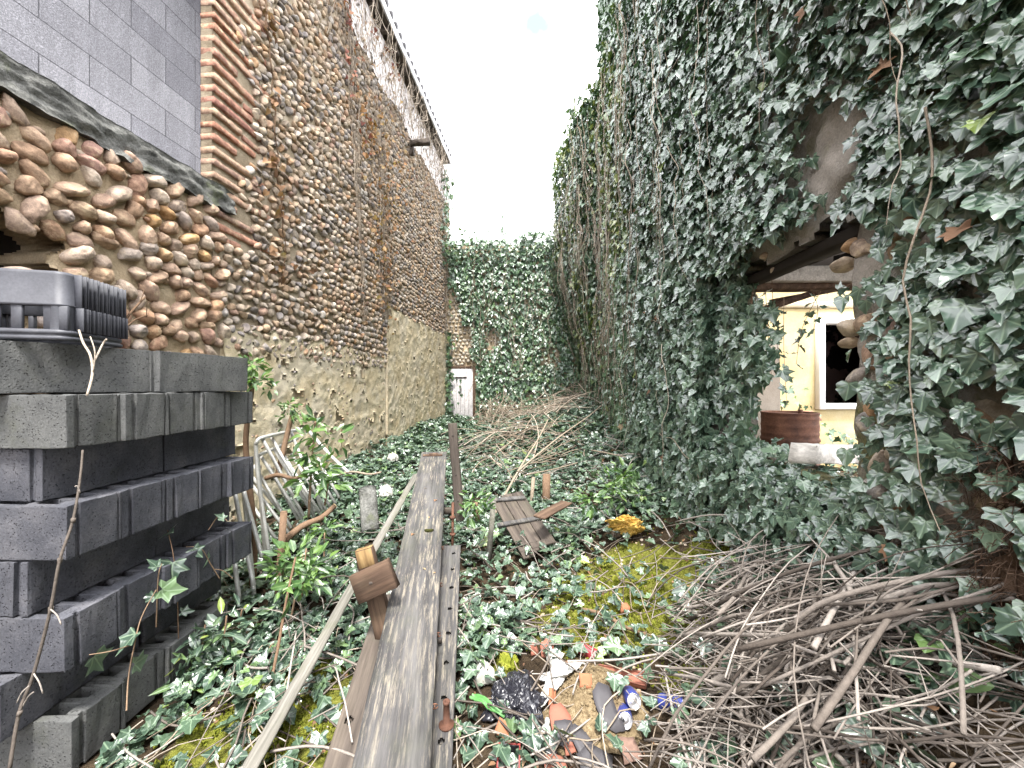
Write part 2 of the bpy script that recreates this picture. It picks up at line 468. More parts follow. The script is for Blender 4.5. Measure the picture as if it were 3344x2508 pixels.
MT['wood_pale'] = _wood('silvered_lath', [(.3, (.13, .125, .105)), (.5, (.20, .19, .165)), (.7, (.28, .265, .24))], .5)
MT['wood_white'] = _wood('peeling_white_wood', [(.3, (.40, .37, .33)), (.5, (.62, .59, .54)), (.7, (.72, .69, .64))], 0)
MT['door'] = _wood('greyed_white_door', [(.3, (.46, .43, .43)), (.5, (.60, .57, .57)), (.7, (.68, .66, .66))], 0)
MT['tube'] = rough_mat('galvanised_tube', [(.3, (.42, .42, .40)), (.6, (.58, .58, .55)), (.75, (.66, .66, .64))], 12, 90, .3, .15, .001, .5, .5, metal=.35)
MT['rust'] = rough_mat('rusty_iron', [(.3, (.07, .035, .025)), (.5, (.15, .07, .045)), (.7, (.24, .12, .075))], 6, 60, .5, .5, .003, .8, .3, metal=.1)
MT['iron'] = rough_mat('dark_iron', [(.3, (.03, .028, .027)), (.7, (.09, .075, .065))], 20, 90, .4, .4, .002, .6, .4, metal=.4)
MT['crate'] = rough_mat('dusty_black_plastic', [(.3, (.045, .047, .058)), (.6, (.075, .078, .092)), (.8, (.115, .117, .126))], 7, 120, .35, .2, .001, .55, .4)


def plain(name, col, rough=.5, spec=.5, metal=0., bump=.2, sc=60, var=.25):
    g = NT(name); co = g.coord('Object'); f = g.noise(co, sc, 4, .65)
    c = g.mix(var, col, g.ramp(g.noise(co, sc * .25, 4, .65), [(.3, .45), (.7, 1.0)]), 'MULTIPLY')
    return g.bsdf(c, rough, g.bump(f, bump, .002), spec, metal)
MT['bag_black'] = plain('black_bin_bag', (.018, .018, .024), .25, .6)
MT['cloth_white'] = plain('white_sheeting', (.42, .42, .40), .55, .4)
MT['bag_yellow'] = plain('yellow_bag', (.58, .36, .08), .4, .5, sc=14, var=.5)
MT['terracotta'] = plain('terracotta', (.29, .115, .08), .85, .2)
MT['terracotta_orange'] = plain('orange_terracotta', (.31, .13, .07), .85, .2)
MT['slate'] = plain('dark_slate', (.06, .057, .062), .6, .4, sc=30)
MT['alu'] = plain('bare_aluminium', (.75, .75, .77), .28, .5, .9, .05)
MT['can_blue'] = plain('blue_can_print', (.05, .07, .30), .35, .5, .3)
MT['can_red'] = plain('red_can_print', (.38, .05, .06), .35, .5, .2)
MT['green_plastic'] = plain('green_plastic', (.09, .25, .07), .45, .5)
MT['white_plastic'] = plain('yellowed_white_plastic', (.42, .42, .37), .45, .4, sc=25)
MT['black_plastic'] = plain('black_plastic', (.02, .02, .022), .4, .5)
MT['red_plastic'] = plain('red_plastic', (.28, .05, .045), .5, .4)
MT['yellow_wall'] = rough_mat('yellow_limewash', [(.3, (.46, .34, .16)), (.5, (.56, .46, .25)), (.7, (.62, .53, .33))], 2.2, 50, .2, .4, .006, .9, .15)
MT['white_paint'] = plain('white_paint', (.80, .80, .80), .5, .4, sc=30, var=.12)
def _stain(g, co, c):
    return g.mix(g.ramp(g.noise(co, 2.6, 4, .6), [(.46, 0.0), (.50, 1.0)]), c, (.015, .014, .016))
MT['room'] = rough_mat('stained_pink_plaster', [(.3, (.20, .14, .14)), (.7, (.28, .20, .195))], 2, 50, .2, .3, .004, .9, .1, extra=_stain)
MT['dark'] = plain('dark_boards_and_shade', (.035, .03, .027), .9, .1)  # near-black: dark boards, and shade painted at the back of the hole
MT['mortar_grey'] = rough_mat('greyed_mortar', [(.3, (.28, .225, .155)), (.5, (.43, .355, .255)), (.72, (.57, .49, .375))], 4, 90, .45, .9, .012, .95, .1)
MT['dark_moss'] = rough_mat('dark_moss', [(.3, (.03, .035, .012)), (.7, (.09, .09, .03))], 18, 160, .5, 1, .01, .95, .1)
MT['sand'] = rough_mat('coarse_sand', [(.3, (.15, .11, .065)), (.5, (.30, .225, .13)), (.7, (.44, .35, .22))], 60, 200, .5, 1, .012, .95, .1)
MT['moss'] = rough_mat('bright_moss', [(.3, (.14, .17, .02)), (.5, (.28, .31, .04)), (.7, (.42, .42, .09))], 18, 160, .5, 1, .01, .95, .1)
MT['gutter'] = rough_mat('grey_painted_board', [(.3, (.42, .42, .43)), (.7, (.60, .60, .61))], 3, 40, .2, .3, .004, .7, .2)
MT['tile'] = rough_mat('old_roof_tile', [(.3, (.13, .09, .075)), (.6, (.22, .14, .11)), (.8, (.12, .115, .11))], 5, 60, .4, .6, .005, .9, .15)


def _soil():
    g = NT('soil_and_moss'); co = g.coord('Object')
    a = g.noise(co, 5, 6, .7); f = g.noise(co, 90, 5, .7)
    c = g.ramp(a, [(.3, (.03, .022, .015)), (.5, (.06, .043, .027)), (.68, (.11, .08, .05))])
    c = g.mix(.5, c, g.ramp(f, [(.3, .3), (.7, 1.0)]), 'MULTIPLY')
    mc = g.ramp(g.noise(co, 55, 5, .7), [(.3, (.12, .135, .02)), (.5, (.26, .275, .045)), (.7, (.42, .42, .10))])
    mk = g.math('ADD', g.attr(), g.math('MULTIPLY', g.math('SUBTRACT', g.noise(co, 7, 6, .72), .5), 1.6))
    mk = g.ramp(mk, [(.40, 0.0), (.62, .9)])
    mk = g.math('MULTIPLY', mk, g.ramp(g.noise(co, 22, 4, .75), [(.36, .25), (.5, 1.0)]))
    c = g.mix(mk, c, mc)
    return g.bsdf(c, .97, g.bump(g.math('ADD', f, g.math('MULTIPLY', mk, g.noise(co, 160, 3, .8))), 1, .02), .1)
MT['soil'] = _soil()

# ------------------------------------------------------------------ camera, sky, sun
cam = bpy.data.cameras.new('camera'); co_ = bpy.data.objects.new('camera', cam); COL.objects.link(co_)
cam.sensor_width = 36; cam.lens = 36 * F / 3344; cam.shift_y = (HY - 1254) / 3344
cam.clip_start = .02; cam.clip_end = 500
co_.location = (0, 0, EYE); co_.rotation_euler = (PI / 2, 0, 0); S.camera = co_

SUN_DIR = Vector((.02, -.40, .91)).normalized()
elev = math.asin(SUN_DIR.z); az = math.atan2(SUN_DIR.x, SUN_DIR.y)
w = bpy.data.worlds.new('World'); S.world = w; w.use_nodes = True
nt = w.node_tree; nt.nodes.clear()
out = nt.nodes.new('ShaderNodeOutputWorld')
sky = nt.nodes.new('ShaderNodeTexSky'); sky.sky_type = 'NISHITA'; sky.sun_disc = False
sky.sun_elevation = elev; sky.sun_rotation = az
bg1 = nt.nodes.new('ShaderNodeBackground'); bg1.inputs[1].default_value = .10
nt.links.new(sky.outputs[0], bg1.inputs[0])
bg2 = nt.nodes.new('ShaderNodeBackground'); bg2.inputs[0].default_value = (.965, .965, 1, 1); bg2.inputs[1].default_value = .95
tc = nt.nodes.new('ShaderNodeTexCoord')
nz = nt.nodes.new('ShaderNodeTexNoise'); nz.inputs['Scale'].default_value = 7; nz.inputs['Detail'].default_value = 5
nt.links.new(tc.outputs['Generated'], nz.inputs['Vector'])
gap = Vector((75 / F, 1, 1165 / F)).normalized()                   # the one thin blue gap in the cloud
dp = nt.nodes.new('ShaderNodeVectorMath'); dp.operation = 'DOT_PRODUCT'
nt.links.new(tc.outputs['Generated'], dp.inputs[0]); dp.inputs[1].default_value = gap
ad = nt.nodes.new('ShaderNodeMath'); ad.operation = 'MULTIPLY_ADD'
nt.links.new(nz.outputs[0], ad.inputs[0]); ad.inputs[1].default_value = .006
nt.links.new(dp.outputs['Value'], ad.inputs[2])
cr = nt.nodes.new('ShaderNodeValToRGB'); cr.color_ramp.elements[0].position = .9995; cr.color_ramp.elements[1].position = 1.0
mr = nt.nodes.new('ShaderNodeMapRange'); nt.links.new(ad.outputs[0], mr.inputs[0])
mr.inputs[1].default_value = 1.0005; mr.inputs[2].default_value = 1.0032; mr.inputs[3].default_value = 0; mr.inputs[4].default_value = .965
mx = nt.nodes.new('ShaderNodeMixShader'); nt.links.new(mr.outputs[0], mx.inputs[0])
nt.nodes.remove(cr)
nt.links.new(bg2.outputs[0], mx.inputs[1]); nt.links.new(bg1.outputs[0], mx.inputs[2]); nt.links.new(mx.outputs[0], out.inputs[0])

sun = bpy.data.lights.new('sun', 'SUN'); sun.energy = 1.5; sun.angle = math.radians(10); sun.color = (1, .96, .9)
so = bpy.data.objects.new('sun', sun); COL.objects.link(so)
so.rotation_euler = SUN_DIR.to_track_quat('Z', 'Y').to_euler()

vs_ = S.view_settings; vs_.view_transform = 'Standard'; vs_.look = 'None'; vs_.gamma = 1; vs_.use_curve_mapping = False
vs_.exposure = 2.8
S.render.engine = 'CYCLES'
S.cycles.max_bounces = 7; S.cycles.diffuse_bounces = 3; S.cycles.glossy_bounces = 2; S.cycles.transparent_max_bounces = 4
S.cycles.use_adaptive_sampling = True

# ------------------------------------------------------------------ the plan of the yard
SL = .09                                                            # both long walls run a little to the right
LX = lambda y: -2.87 + SL * y
RX = lambda y: 1.24 + SL * y
NL = np.array((1, -SL, 0)) / math.hypot(1, SL)                      # out of the left wall
NR = -NL
BY = 11.0                                                           # back wall


def lw(y, z, o):
    """point on the left wall, o metres proud of it"""
    y, z, o = np.broadcast_arrays(np.asarray(y, float), z, o)
    return [LX(y) + NL[0] * o, y + NL[1] * o, z + 0 * y]


def rw(y, z, o):
    y, z, o = np.broadcast_arrays(np.asarray(y, float), z, o)
    return [RX(y) + NR[0] * o, y + NR[1] * o, z + 0 * y]


def gh(x, y):
    x = np.asarray(x, float); y = np.asarray(y, float)
    h = .05 * np.clip(y - 3, 0, 7.5)
    s = RX(y) - x
    hw = np.interp(y, [-1, .7, 1.1, 1.5, 2, 2.6, 3.3, 4.5, 6, 9], [.7, .72, .70, .55, .42, .40, .42, .45, .5, .6])
    m = hw * (1 - sstep(0.0, np.interp(y, [0, 2, 3, 6], [.75, .75, .95, 1.3]), s))
    m = np.where(s < -.12, .28 - h * 0, m)
    h = np.where(s < -.12, m, h + m)
    h = h + .18 * (1 - sstep(0, .9, x - LX(y))) * sstep(3, 4.5, y)
    h = h + .42 * np.exp(-((x - .9) / 1.0) ** 2 - ((y - 8.3) / 1.6) ** 2)
    h = h + .05 * (fbm(x * 2.2, y * 2.2, 4, 3) - .5) + .02 * (fbm(x * 9, y * 9, 2, 5) - .5)
    return h


def G(px, py, up=0.0):
    """where the ray through a pixel of the photograph meets the ground (raised by up)"""
    d = .7
    while d < 12:
        p = P(px, py, d)
        if p.z <= float(gh(p.x, p.y)) + up: break
        d += .01
    return p


MOSS = [(2200, 1940, .5), (1950, 1930, .4), (2000, 1860, .35), (2350, 1830, .40), (1860, 2060, .3), (950, 2440, .42), (1010, 2300, .4), (2080, 1990, .3), (820, 2420, .3), (1650, 2180, .10), (2250, 2240, .16), (700, 2470, .25), (2100, 1880, .35)]
MOSSP = [(G(a, b), r) for a, b, r in MOSS]


def mossy(x, y):
    m = np.zeros_like(x)
    for p, r in MOSSP:
        m = np.maximum(m, 1 - sstep(r * .35, r * 1.2, np.hypot(x - p.x, y - p.y)))
    return m


gx = np.concatenate([np.linspace(-60, -6, 8)[:-1], np.linspace(-6, -2.6, 10)[:-1], np.arange(-2.6, 3.4, .04), np.linspace(3.4, 8, 24), np.linspace(8, 60, 8)[1:]])
gy = np.concatenate([np.linspace(-60, -3, 8)[:-1], np.linspace(-3, .6, 15)[:-1], np.arange(.6, 11.2, .05), np.linspace(11.2, 60, 10)])
GX, GY = np.meshgrid(gx, gy, indexing='ij')
mb = MB()
I = np.arange(GX.size).reshape(GX.shape)
q = np.stack([I[:-1, :-1], I[1:, :-1], I[1:, 1:], I[:-1, 1:]], -1).reshape(-1, 4)
mb.add(np.stack([GX, GY, gh(GX, GY)], -1).reshape(-1, 3), q, mossy(GX, GY).ravel())
kind(mb.obj('ground', MT['soil']), 'structure')

# ------------------------------------------------------------------ stones set in a wall
PEB2 = pebble_bases(2, 8); PEB3 = pebble_bases(3, 10, 8, .45); PEB4 = pebble_bases(4, 12, 4, .62, .16)


def cobbles(mb, u0, u1, z0, z1, ch, wid, pos, udir, nrm, size=1., tiltf=None, near=None, skip=None, out=.012, bulge=(.035, .055), bases=None):
    """courses of pebbles: pos(u, z, o) a point of the wall, udir along it, nrm out of it"""
    udir = np.array(udir, float); nrm = np.array(nrm, float); up = np.array((0, 0, 1.))
    z = z0 + ch / 2; row = 0
    while z < z1:
        u = u0 + R.uniform(0, wid[1])
        while u < u1:
            wd = R.uniform(*wid)
            uc = u + wd / 2; zc = z + R.gauss(0, ch * .16)
            u += wd
            if skip is not None and skip(uc, zc): continue
            base = R.choice(bases if bases else PEB3 if (near is None or near(uc)) else PEB2)
            tl = tiltf(row) if tiltf else R.uniform(-1.3, 1.3)
            a = wd * .52 * size * R.uniform(.85, 1.12); b = ch * .50 * size * R.uniform(.85, 1.15); c = R.uniform(*bulge)
            if tiltf:
                a, b = ch * .62 * size * R.uniform(.85, 1.15), wd * .40 * size * R.uniform(.85, 1.15)
            e1 = udir * math.cos(tl) + up * math.sin(tl); e2 = -udir * math.sin(tl) + up * math.cos(tl)
            W = base[0] @ np.array([e1 * a, e2 * b, nrm * c])
            p = np.array([float(v) for v in pos(uc, zc, out + R.uniform(-.008, .01))])
            mb.add(W + p, base[1], R.random())
        z += ch * R.uniform(.95, 1.05); row += 1


UL = np.array((SL, 1, 0)) / math.hypot(1, SL)

# ------------------------------------------------------------------ the near stone wall on the left
HOLE = lambda y, z: (np.abs(y - 2.02) < .25 + .05 * np.sin(z * 31)) & (np.abs(z - 2.22 + .12 * (y - 2.0)) < .16 + .04 * np.sin(y * 23))
sw = thing('stone_wall', 'low wall of large brown river stones in tan mortar under a concrete ledge', 'wall', (LX(1.5), 1.5, 0))
sw_inv = Vector((-LX(1.5), -1.5, 0))


def under(o, t):
    """keep a mesh made in world space where it is when its thing's Empty stands elsewhere"""
    if o.name.split('.')[0] in ('leaves', 'stems', 'dead_leaves', 'stone_facing', 'cobble_facing'): o['kind'] = 'stuff'   # past counting
    o.parent = t; o.matrix_parent_inverse = Matrix.Translation(-t.location); return o


mb = MB()
us = np.concatenate([np.arange(-3, 1.2, .07), np.arange(1.2, 3.3301, .018)]); vs = np.concatenate([np.arange(0, 1.2, .06), np.arange(1.2, 3.001, .018)])
um, vm = np.meshgrid((us[:-1] + us[1:]) / 2, (vs[:-1] + vs[1:]) / 2, indexing='ij')
nzf = lambda u, v: .035 * (fbm(u * 9, v * 9, 4, 1) - .5) + .018 * (fbm(u * 30, v * 30, 3, 2) - .5)
slab(mb, us, vs, ~HOLE(um, vm), lambda u, v: lw(u, v, nzf(u, v)), lambda u, v: lw(u, v, -.32 + 0 * u))
under(mb.obj('mortar', MT['mortar']), sw)
mb = MB(); cobbles(mb, .4, 3.36, .9, 3.0, .10, (.08, .185), lw, UL, NL, 1.0, None, None, lambda u, z: bool(HOLE(np.array(u), np.array(z))) or R.random() < .05, out=.008, bulge=(.042, .072), bases=PEB4)
for zz in np.arange(1.9, 3.0, .16):                                 # small stones packed between the big ones
    for uu in np.arange(1.5, 3.3, .14):
        if R.random() < .6 and not HOLE(np.array(uu), np.array(zz)):
            b = R.choice(PEB2); s = R.uniform(.02, .04)
            mb.add(b[0] * np.array((.03, s, s * R.uniform(.6, 1))) + np.array([float(k) for k in lw(uu + R.gauss(0, .03), zz + R.gauss(0, .03), .005)]), b[1], R.random())
under(mb.obj('stone_facing', MT['stone_warm']), sw)
mb = MB()
us = np.arange(-3, 3.53, .016); vs = np.linspace(0, 1, 14)
slab(mb, us, vs, np.ones((len(us) - 1, 13), bool),
     lambda u, v: lw(u, 3.0 + .19 * v + (1 - v) * .10 * (fbm(u * 3.5, u * 0, 4, 2) - .62) + (1 - v) * .05 * (fbm(u * 14, u * 0, 3, 3) - .5), .055 + .09 * (fbm(u * 7, v * 4, 5, 8) - .5) - .02 * v),
     lambda u, v: lw(u, 3.0 + .19 * v + (1 - v) * .10 * (fbm(u * 3.5, u * 0, 4, 2) - .62), -.16 + 0 * u))
under(mb.obj('ledge', MT['concrete'], smooth=False), sw)
mb = MB()                                                           # near-black sheet paints the shade inside the hole left by fallen stones
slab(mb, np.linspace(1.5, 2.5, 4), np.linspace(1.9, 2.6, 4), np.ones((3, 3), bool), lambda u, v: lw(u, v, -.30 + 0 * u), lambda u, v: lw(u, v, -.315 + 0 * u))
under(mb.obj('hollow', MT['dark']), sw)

mb = MB()
us = np.array([-3, 3.325]); vs = np.array([3.195, 5.5])
slab(mb, us, vs, np.ones((1, 1), bool), lambda u, v: lw(u, v, -.10 + 0 * u), lambda u, v: lw(u, v, -.30 + 0 * u))
tag(mb.obj('block_wall', MT['blockwall'], smooth=False), 'bare grey concrete block wall rising from the ledge beside the brick quoin', 'wall')

# ------------------------------------------------------------------ the long cobbled house
hs = thing('cobbled_house', 'tall long house wall of small cobbles with brick quoin, ochre base and eave', 'house', (LX(7), 7, 0))
mb = MB()
us = np.concatenate([np.arange(3.33, 6, .05), np.arange(6, 11.36, .08)]); vs = np.arange(0, 7.61, .06)
slab(mb, us, vs, np.ones((len(us) - 1, len(vs) - 1), bool), lambda u, v: lw(u, v, .8 * nzf(u, v)), lambda u, v: lw(u, v, -.40 + 0 * u))
under(mb.obj('wall', MT['mortar_grey']), hs)
quoin_end = lambda z: 3.33 + .40 + .16 * math.sin(z * 7.1) * math.sin(z * 2.3)
mb = MB()
cobbles(mb, 3.36, 11.3, 1.75, 7.5, .082, (.070, .125), lw, UL, NL, 1.0, lambda r: (.75 if r % 2 else -.55) + R.gauss(0, .22), lambda u: u < 5.2,
        lambda u, z: (z > 2.72 and u < quoin_end(z)) or (u > 6.9 and z < 2.7) or R.random() < .03, out=.012, bulge=(.034, .050))
for k in range(260):                                                # stones that show through the ochre base
    u, z = R.uniform(3.5, 6.8), R.uniform(.2, 1.9)
    b = R.choice(PEB2); s = R.uniform(.02, .042)
    mb.add(b[0] * np.array((.02, s, s * R.uniform(.6, 1.1))) + np.array([float(q) for q in lw(u, z, .02)]), b[1], R.random())
under(mb.obj('cobble_facing', MT['stone']), hs)
mb = MB(); z = 2.74; row = 0
Rl = frame((SL, 1, 0))
while z < 7.45:
    L = (.30, .52, .42, .26, .46)[row % 5] + R.uniform(-.04, .06); hh = .052 + R.uniform(-.006, .006)
    c = [float(v) for v in lw(3.325 + L / 2, z, -.05)]
    box(mb, c, (.14 + .012, L, hh), Rl @ Matrix.Rotation(R.gauss(0, .012), 3, 'X'), .006, R.random(), 4, .0025)
    if row % 3 == 1:
        c = [float(v) for v in lw(3.325 + L + .13, z + R.uniform(-.02, .02), -.045)]
        box(mb, c, (.12, .22, hh), Rl @ Matrix.Rotation(R.gauss(0, .03), 3, 'X'), .006, R.random(), 2, .0025)
    z += .104 + R.uniform(-.008, .008); row += 1
under(mb.obj('brick_quoin', MT['brick']), hs)


def render_coat(name, u0, u1, top, o, mat, holes, bottom=0., step=.025, seed=1):
    mb = MB(); us = np.arange(u0, u1 + .001, step); vs = np.arange(bottom, np.max(top) + .25, step)
    um, vm = np.meshgrid((us[:-1] + us[1:]) / 2, (vs[:-1] + vs[1:]) / 2, indexing='ij')
    keep = (vm < top + .20 * (fbm(um * 3, um * 0, 4, seed) - .5)) & (fbm(um * 8, vm * 8, 3, seed + 2) < holes)
    slab(mb, us, vs, keep, lambda u, v: lw(u, v, o + .022 * (fbm(u * 6, v * 6, 4, seed + 1) - .5) + .018 * (fbm(u * 22, v * 22, 2, seed + 4) - .5)), lambda u, v: lw(u, v, -.02 + 0 * u))
    return under(mb.obj(name, mat), hs)


render_coat('ochre_base', 3.42, 6.83, 1.99, .034, MT['ochre'], .70, seed=1)
render_coat('ochre_base', 6.88, 11.3, 2.84, .062, MT['ochre'], .78, seed=6)
mb = MB()                                                           # flaked whitewash under the eave
us = np.arange(4.6, 11.3, .03); vs = np.arange(6.3, 7.45, .03)
um, vm = np.meshgrid((us[:-1] + us[1:]) / 2, (vs[:-1] + vs[1:]) / 2, indexing='ij')
keep = (vm > 6.62 + .5 * (fbm(um * 1.5, um * 0, 4, 3) - .5) + .35 * (1 - sstep(4.6, 6, um))) & (fbm(um * 9, vm * 9, 3, 12) < .68)
slab(mb, us, vs, keep, lambda u, v: lw(u, v, .050 + .03 * (fbm(u * 9, v * 9, 4, 2) - .5)), lambda u, v: lw(u, v, -.02 + 0 * u))
under(mb.obj('whitewash_band', MT['whitewash']), hs)
mb = MB()
eave = lambda y, z, o: Vector([float(v) for v in lw(y, z, o)])
box(mb, eave(7.0, 7.56, .02), (.40, 7.4, .05), Rl, .004)
for k in range(17):                                                 # rafter feet under the boards
    box(mb, eave(3.6 + k * .43, 7.49, .07), (.24, .07, .09), Rl, .004)
roof = under(mb.obj('roof', MT['wood_dark']), hs)
mb = MB(); box(mb, eave(7.0, 7.60, .235), (.025, 7.42, .15), Rl, .004, cuts=30, rough=.003)
f = mb.obj('fascia_board', MT['gutter'], roof); f.matrix_parent_inverse = roof.matrix_world.inverted()
mb = MB()
for k in range(37):
    a = eave(3.4 + k * .2, 7.72 + R.uniform(-.006, .006), .252); b = eave(3.4 + k * .2, 8.9, -3.4)
    tube(mb, [a, b], .06 + R.uniform(-.004, .004), 8)
f = mb.obj('roof_tiles', MT['slate'], roof)
mb = MB(); box(mb, eave(8.0, 6.44, .19), (.56, .11, .10), frame((0.09, 1, 0)) @ Matrix.Rotation(-.06, 3, 'Y'), .012, .5, 6, .008)
box(mb, eave(8.02, 6.29, .05), (.16, .09, .16), Rl, .01, .5, 3, .008)
under(mb.obj('beam_end', MT['wood_dark'], smooth=False), hs)

# ------------------------------------------------------------------ back wall and its door
bw = thing('back_wall', 'ivy covered cobble wall closing the far end of the yard', 'wall', (.2, BY, 0))
mb = MB(); us = np.arange(-2.3, 3.0, .06); vs = np.arange(0, 5.55, .06)
um, vm = np.meshgrid((us[:-1] + us[1:]) / 2, (vs[:-1] + vs[1:]) / 2, indexing='ij')
slab(mb, us, vs, vm < 5.45 + .25 * (fbm(um * 2, um * 0, 3, 4) - .5), lambda u, v: [u, BY + nzf(u, v), v], lambda u, v: [u, BY + .4 + 0 * u, v])
under(mb.obj('wall', MT['mortar']), bw)
mb = MB()
cobbles(mb, -1.95, .6, 1.0, 5.2, .10, (.09, .16), lambda u, z, o: (u, BY - o, z), (1, 0, 0), (0, -1, 0), .95, None, lambda u: False, lambda u, z: (z < 2.05 and -1.85 < u < -.95) or R.random() < .1, bulge=(.03, .05))
under(mb.obj('cobble_facing', MT['stone_ochre']), bw)
D0, D1, DT = -1.80, -1.05, 1.94
mb = MB()
for k in range(6):
    wd = (D1 - D0 - .05) / 6
    box(mb, (D0 + (k + .5) * wd, BY - .075, .97), (wd - .004, .03, 1.93), None, .004, R.random())
dr = under(mb.obj('door', MT['door'], smooth=False), bw)
for zz in (1.69, .58):
    mb = MB(); box(mb, (-1.52, BY - .097, zz), (.50, .008, .045), None, .002); f = mb.obj('hinge', MT['iron'], dr)
mb = MB(); box(mb, (D1 - .015, BY - .07, 1.0), (.055, .09, 2.02), None, .004); box(mb, (D0 + .3, BY - .05, 1.985), (.75, .06, .07), None, .004)
under(mb.obj('door_frame', MT['wood_brown'], smooth=False), bw)

# ------------------------------------------------------------------ the ruined wall on the right, with its opening
OY0, OY1, OZ0, OZ1 = 1.56, 2.75, 1.02, 2.10


def opening(y, z):
    j = .05 * (fbm(y * 7, z * 7, 3, 9) - .5)
    top = 2.10 + .07 * np.exp(-((y - 1.70) / .12) ** 2) + .10 * (y - 1.6) + .12 * (fbm(y * 6, y * 0, 4, 5) - .5)
    return (y > OY0 + j) & (y < OY1 + .6 * j) & (z > OZ0 + j) & (z < top)


mb = MB(); us = np.concatenate([np.arange(-3, 1.2, .12), np.arange(1.2, 2.9, .03), np.arange(2.9, 11.5, .10)]); vs = np.concatenate([np.arange(0, .9, .1), np.arange(.9, 3.0, .03), np.arange(3.0, 9.3, .12)])
um, vm = np.meshgrid((us[:-1] + us[1:]) / 2, (vs[:-1] + vs[1:]) / 2, indexing='ij')
topz = np.where(um < 7.35, np.interp(um, [2.4, 2.6, 4.4, 4.6], [4.5, 6.3, 6.5, 9.0]), 7.2) + .2 * (fbm(um * 2, um * 0, 3, 2) - .5)
rwl = thing('ruined_wall', 'tall rough grey rendered wall under ivy with a broken window opening', 'wall', (RX(2), 2, 0))
bmp = lambda u, v: .06 * (fbm(u * 4, v * 4, 4, 21) - .5) + .035 * (fbm(u * 18, v * 18, 3, 4) - .5) + .05 * np.exp(-((v - 2.32) / .10) ** 2) * ((u > 1.5) & (u < 2.6))
slab(mb, us, vs, ~opening(um, vm) & (vm < topz), lambda u, v: rw(u, v, bmp(u, v)), lambda u, v: rw(u, v, -.23 + 0 * u))
under(mb.obj('wall', MT['wall_render']), rwl)
mb = MB(); Rr = frame((SL, 1, 0))
for k in range(3):
    box(mb, [float(v) for v in rw(2.15, 2.11 + .03 * k, -.075 - .085 * k)], (.08, 1.45, .05), Rr @ Matrix.Rotation(.035 + R.gauss(0, .01), 3, 'X'), .006, R.random(), 10, .003)
under(mb.obj('lintel_board', MT['dark'], smooth=False), rwl)
mb = MB()
cobbles(mb, .5, 1.62, .5, 2.0, .085, (.08, .15), rw, UL, NR, .95, None, None, lambda u, z: bool(opening(np.array(u), np.array(z))) or R.random() < .3, out=-.006, bulge=(.025, .04), bases=PEB4)
for (px, py, d, s) in ((2790, 800, 1.64, .045), (2745, 868, 1.68, .05), (2775, 1070, 1.60, .05), (2765, 1120, 1.62, .04), (2500, 835, 2.2, .03), (2555, 820, 2.1, .035), (2530, 880, 2.2, .028)):
    b = R.choice(PEB3); mb.add(b[0] * np.array((s * 1.2, s, s * .75)) + np.array(P(px, py, d)), b[1], R.random())
under(mb.obj('stone_facing', MT['stone']), rwl)

# ------------------------------------------------------------------ beyond the opening: lean-to roof, yellow outhouse, drum
yh = thing('yellow_house', 'yellow limewashed outhouse with white window frame seen through the broken opening', 'house', (4.8, 5.6, .28))
WX0, WX1, WZ0, WZ1 = 4.36, 5.55, 1.12, 2.42
mb = MB(); us = np.concatenate([[3.0], np.arange(3.2, 4.3, .1), [WX0, WX1], np.arange(5.7, 8.6, .3)]); vs = np.concatenate([np.arange(.1, 1.1, .12), [WZ0, WZ1], np.arange(2.5, 3.3, .12)])
um, vm = np.meshgrid((us[:-1] + us[1:]) / 2, (vs[:-1] + vs[1:]) / 2, indexing='ij')
slab(mb, us, vs, ~((um > WX0) & (um < WX1) & (vm > WZ0) & (vm < WZ1)), lambda u, v: [u, 5.6 + 0 * u, v], lambda u, v: [u, 5.85 + 0 * u, v])
under(mb.obj('wall', MT['yellow_wall'], smooth=False), yh)
mb = MB(); wt = .085
for c, s in (((WX0 + wt / 2, 5.58, (WZ0 + WZ1) / 2), (wt, .14, WZ1 - WZ0)), ((WX1 - wt / 2, 5.58, (WZ0 + WZ1) / 2), (wt, .14, WZ1 - WZ0)),
             (((WX0 + WX1) / 2, 5.581, WZ1 - wt / 2), (WX1 - WX0 - .004, .135, wt - .004)), (((WX0 + WX1) / 2, 5.581, WZ0 + wt / 2), (WX1 - WX0 - .004, .135, wt - .004))):
    box(mb, c, s, None, .004)
under(mb.obj('window_frame', MT['white_paint'], smooth=False), yh)
mb = MB(); box(mb, (4.35, 5.592, 2.62), (1.5, .03, .10), None, .01, cuts=6, rough=.004)
under(mb.obj('stone_band', MT['ochre']), yh)
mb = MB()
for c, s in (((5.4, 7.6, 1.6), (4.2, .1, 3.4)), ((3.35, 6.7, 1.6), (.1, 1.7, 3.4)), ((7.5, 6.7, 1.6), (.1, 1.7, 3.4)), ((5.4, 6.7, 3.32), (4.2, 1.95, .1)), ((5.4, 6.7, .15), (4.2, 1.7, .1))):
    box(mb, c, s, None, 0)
under(mb.obj('room', MT['room'], smooth=False), yh)

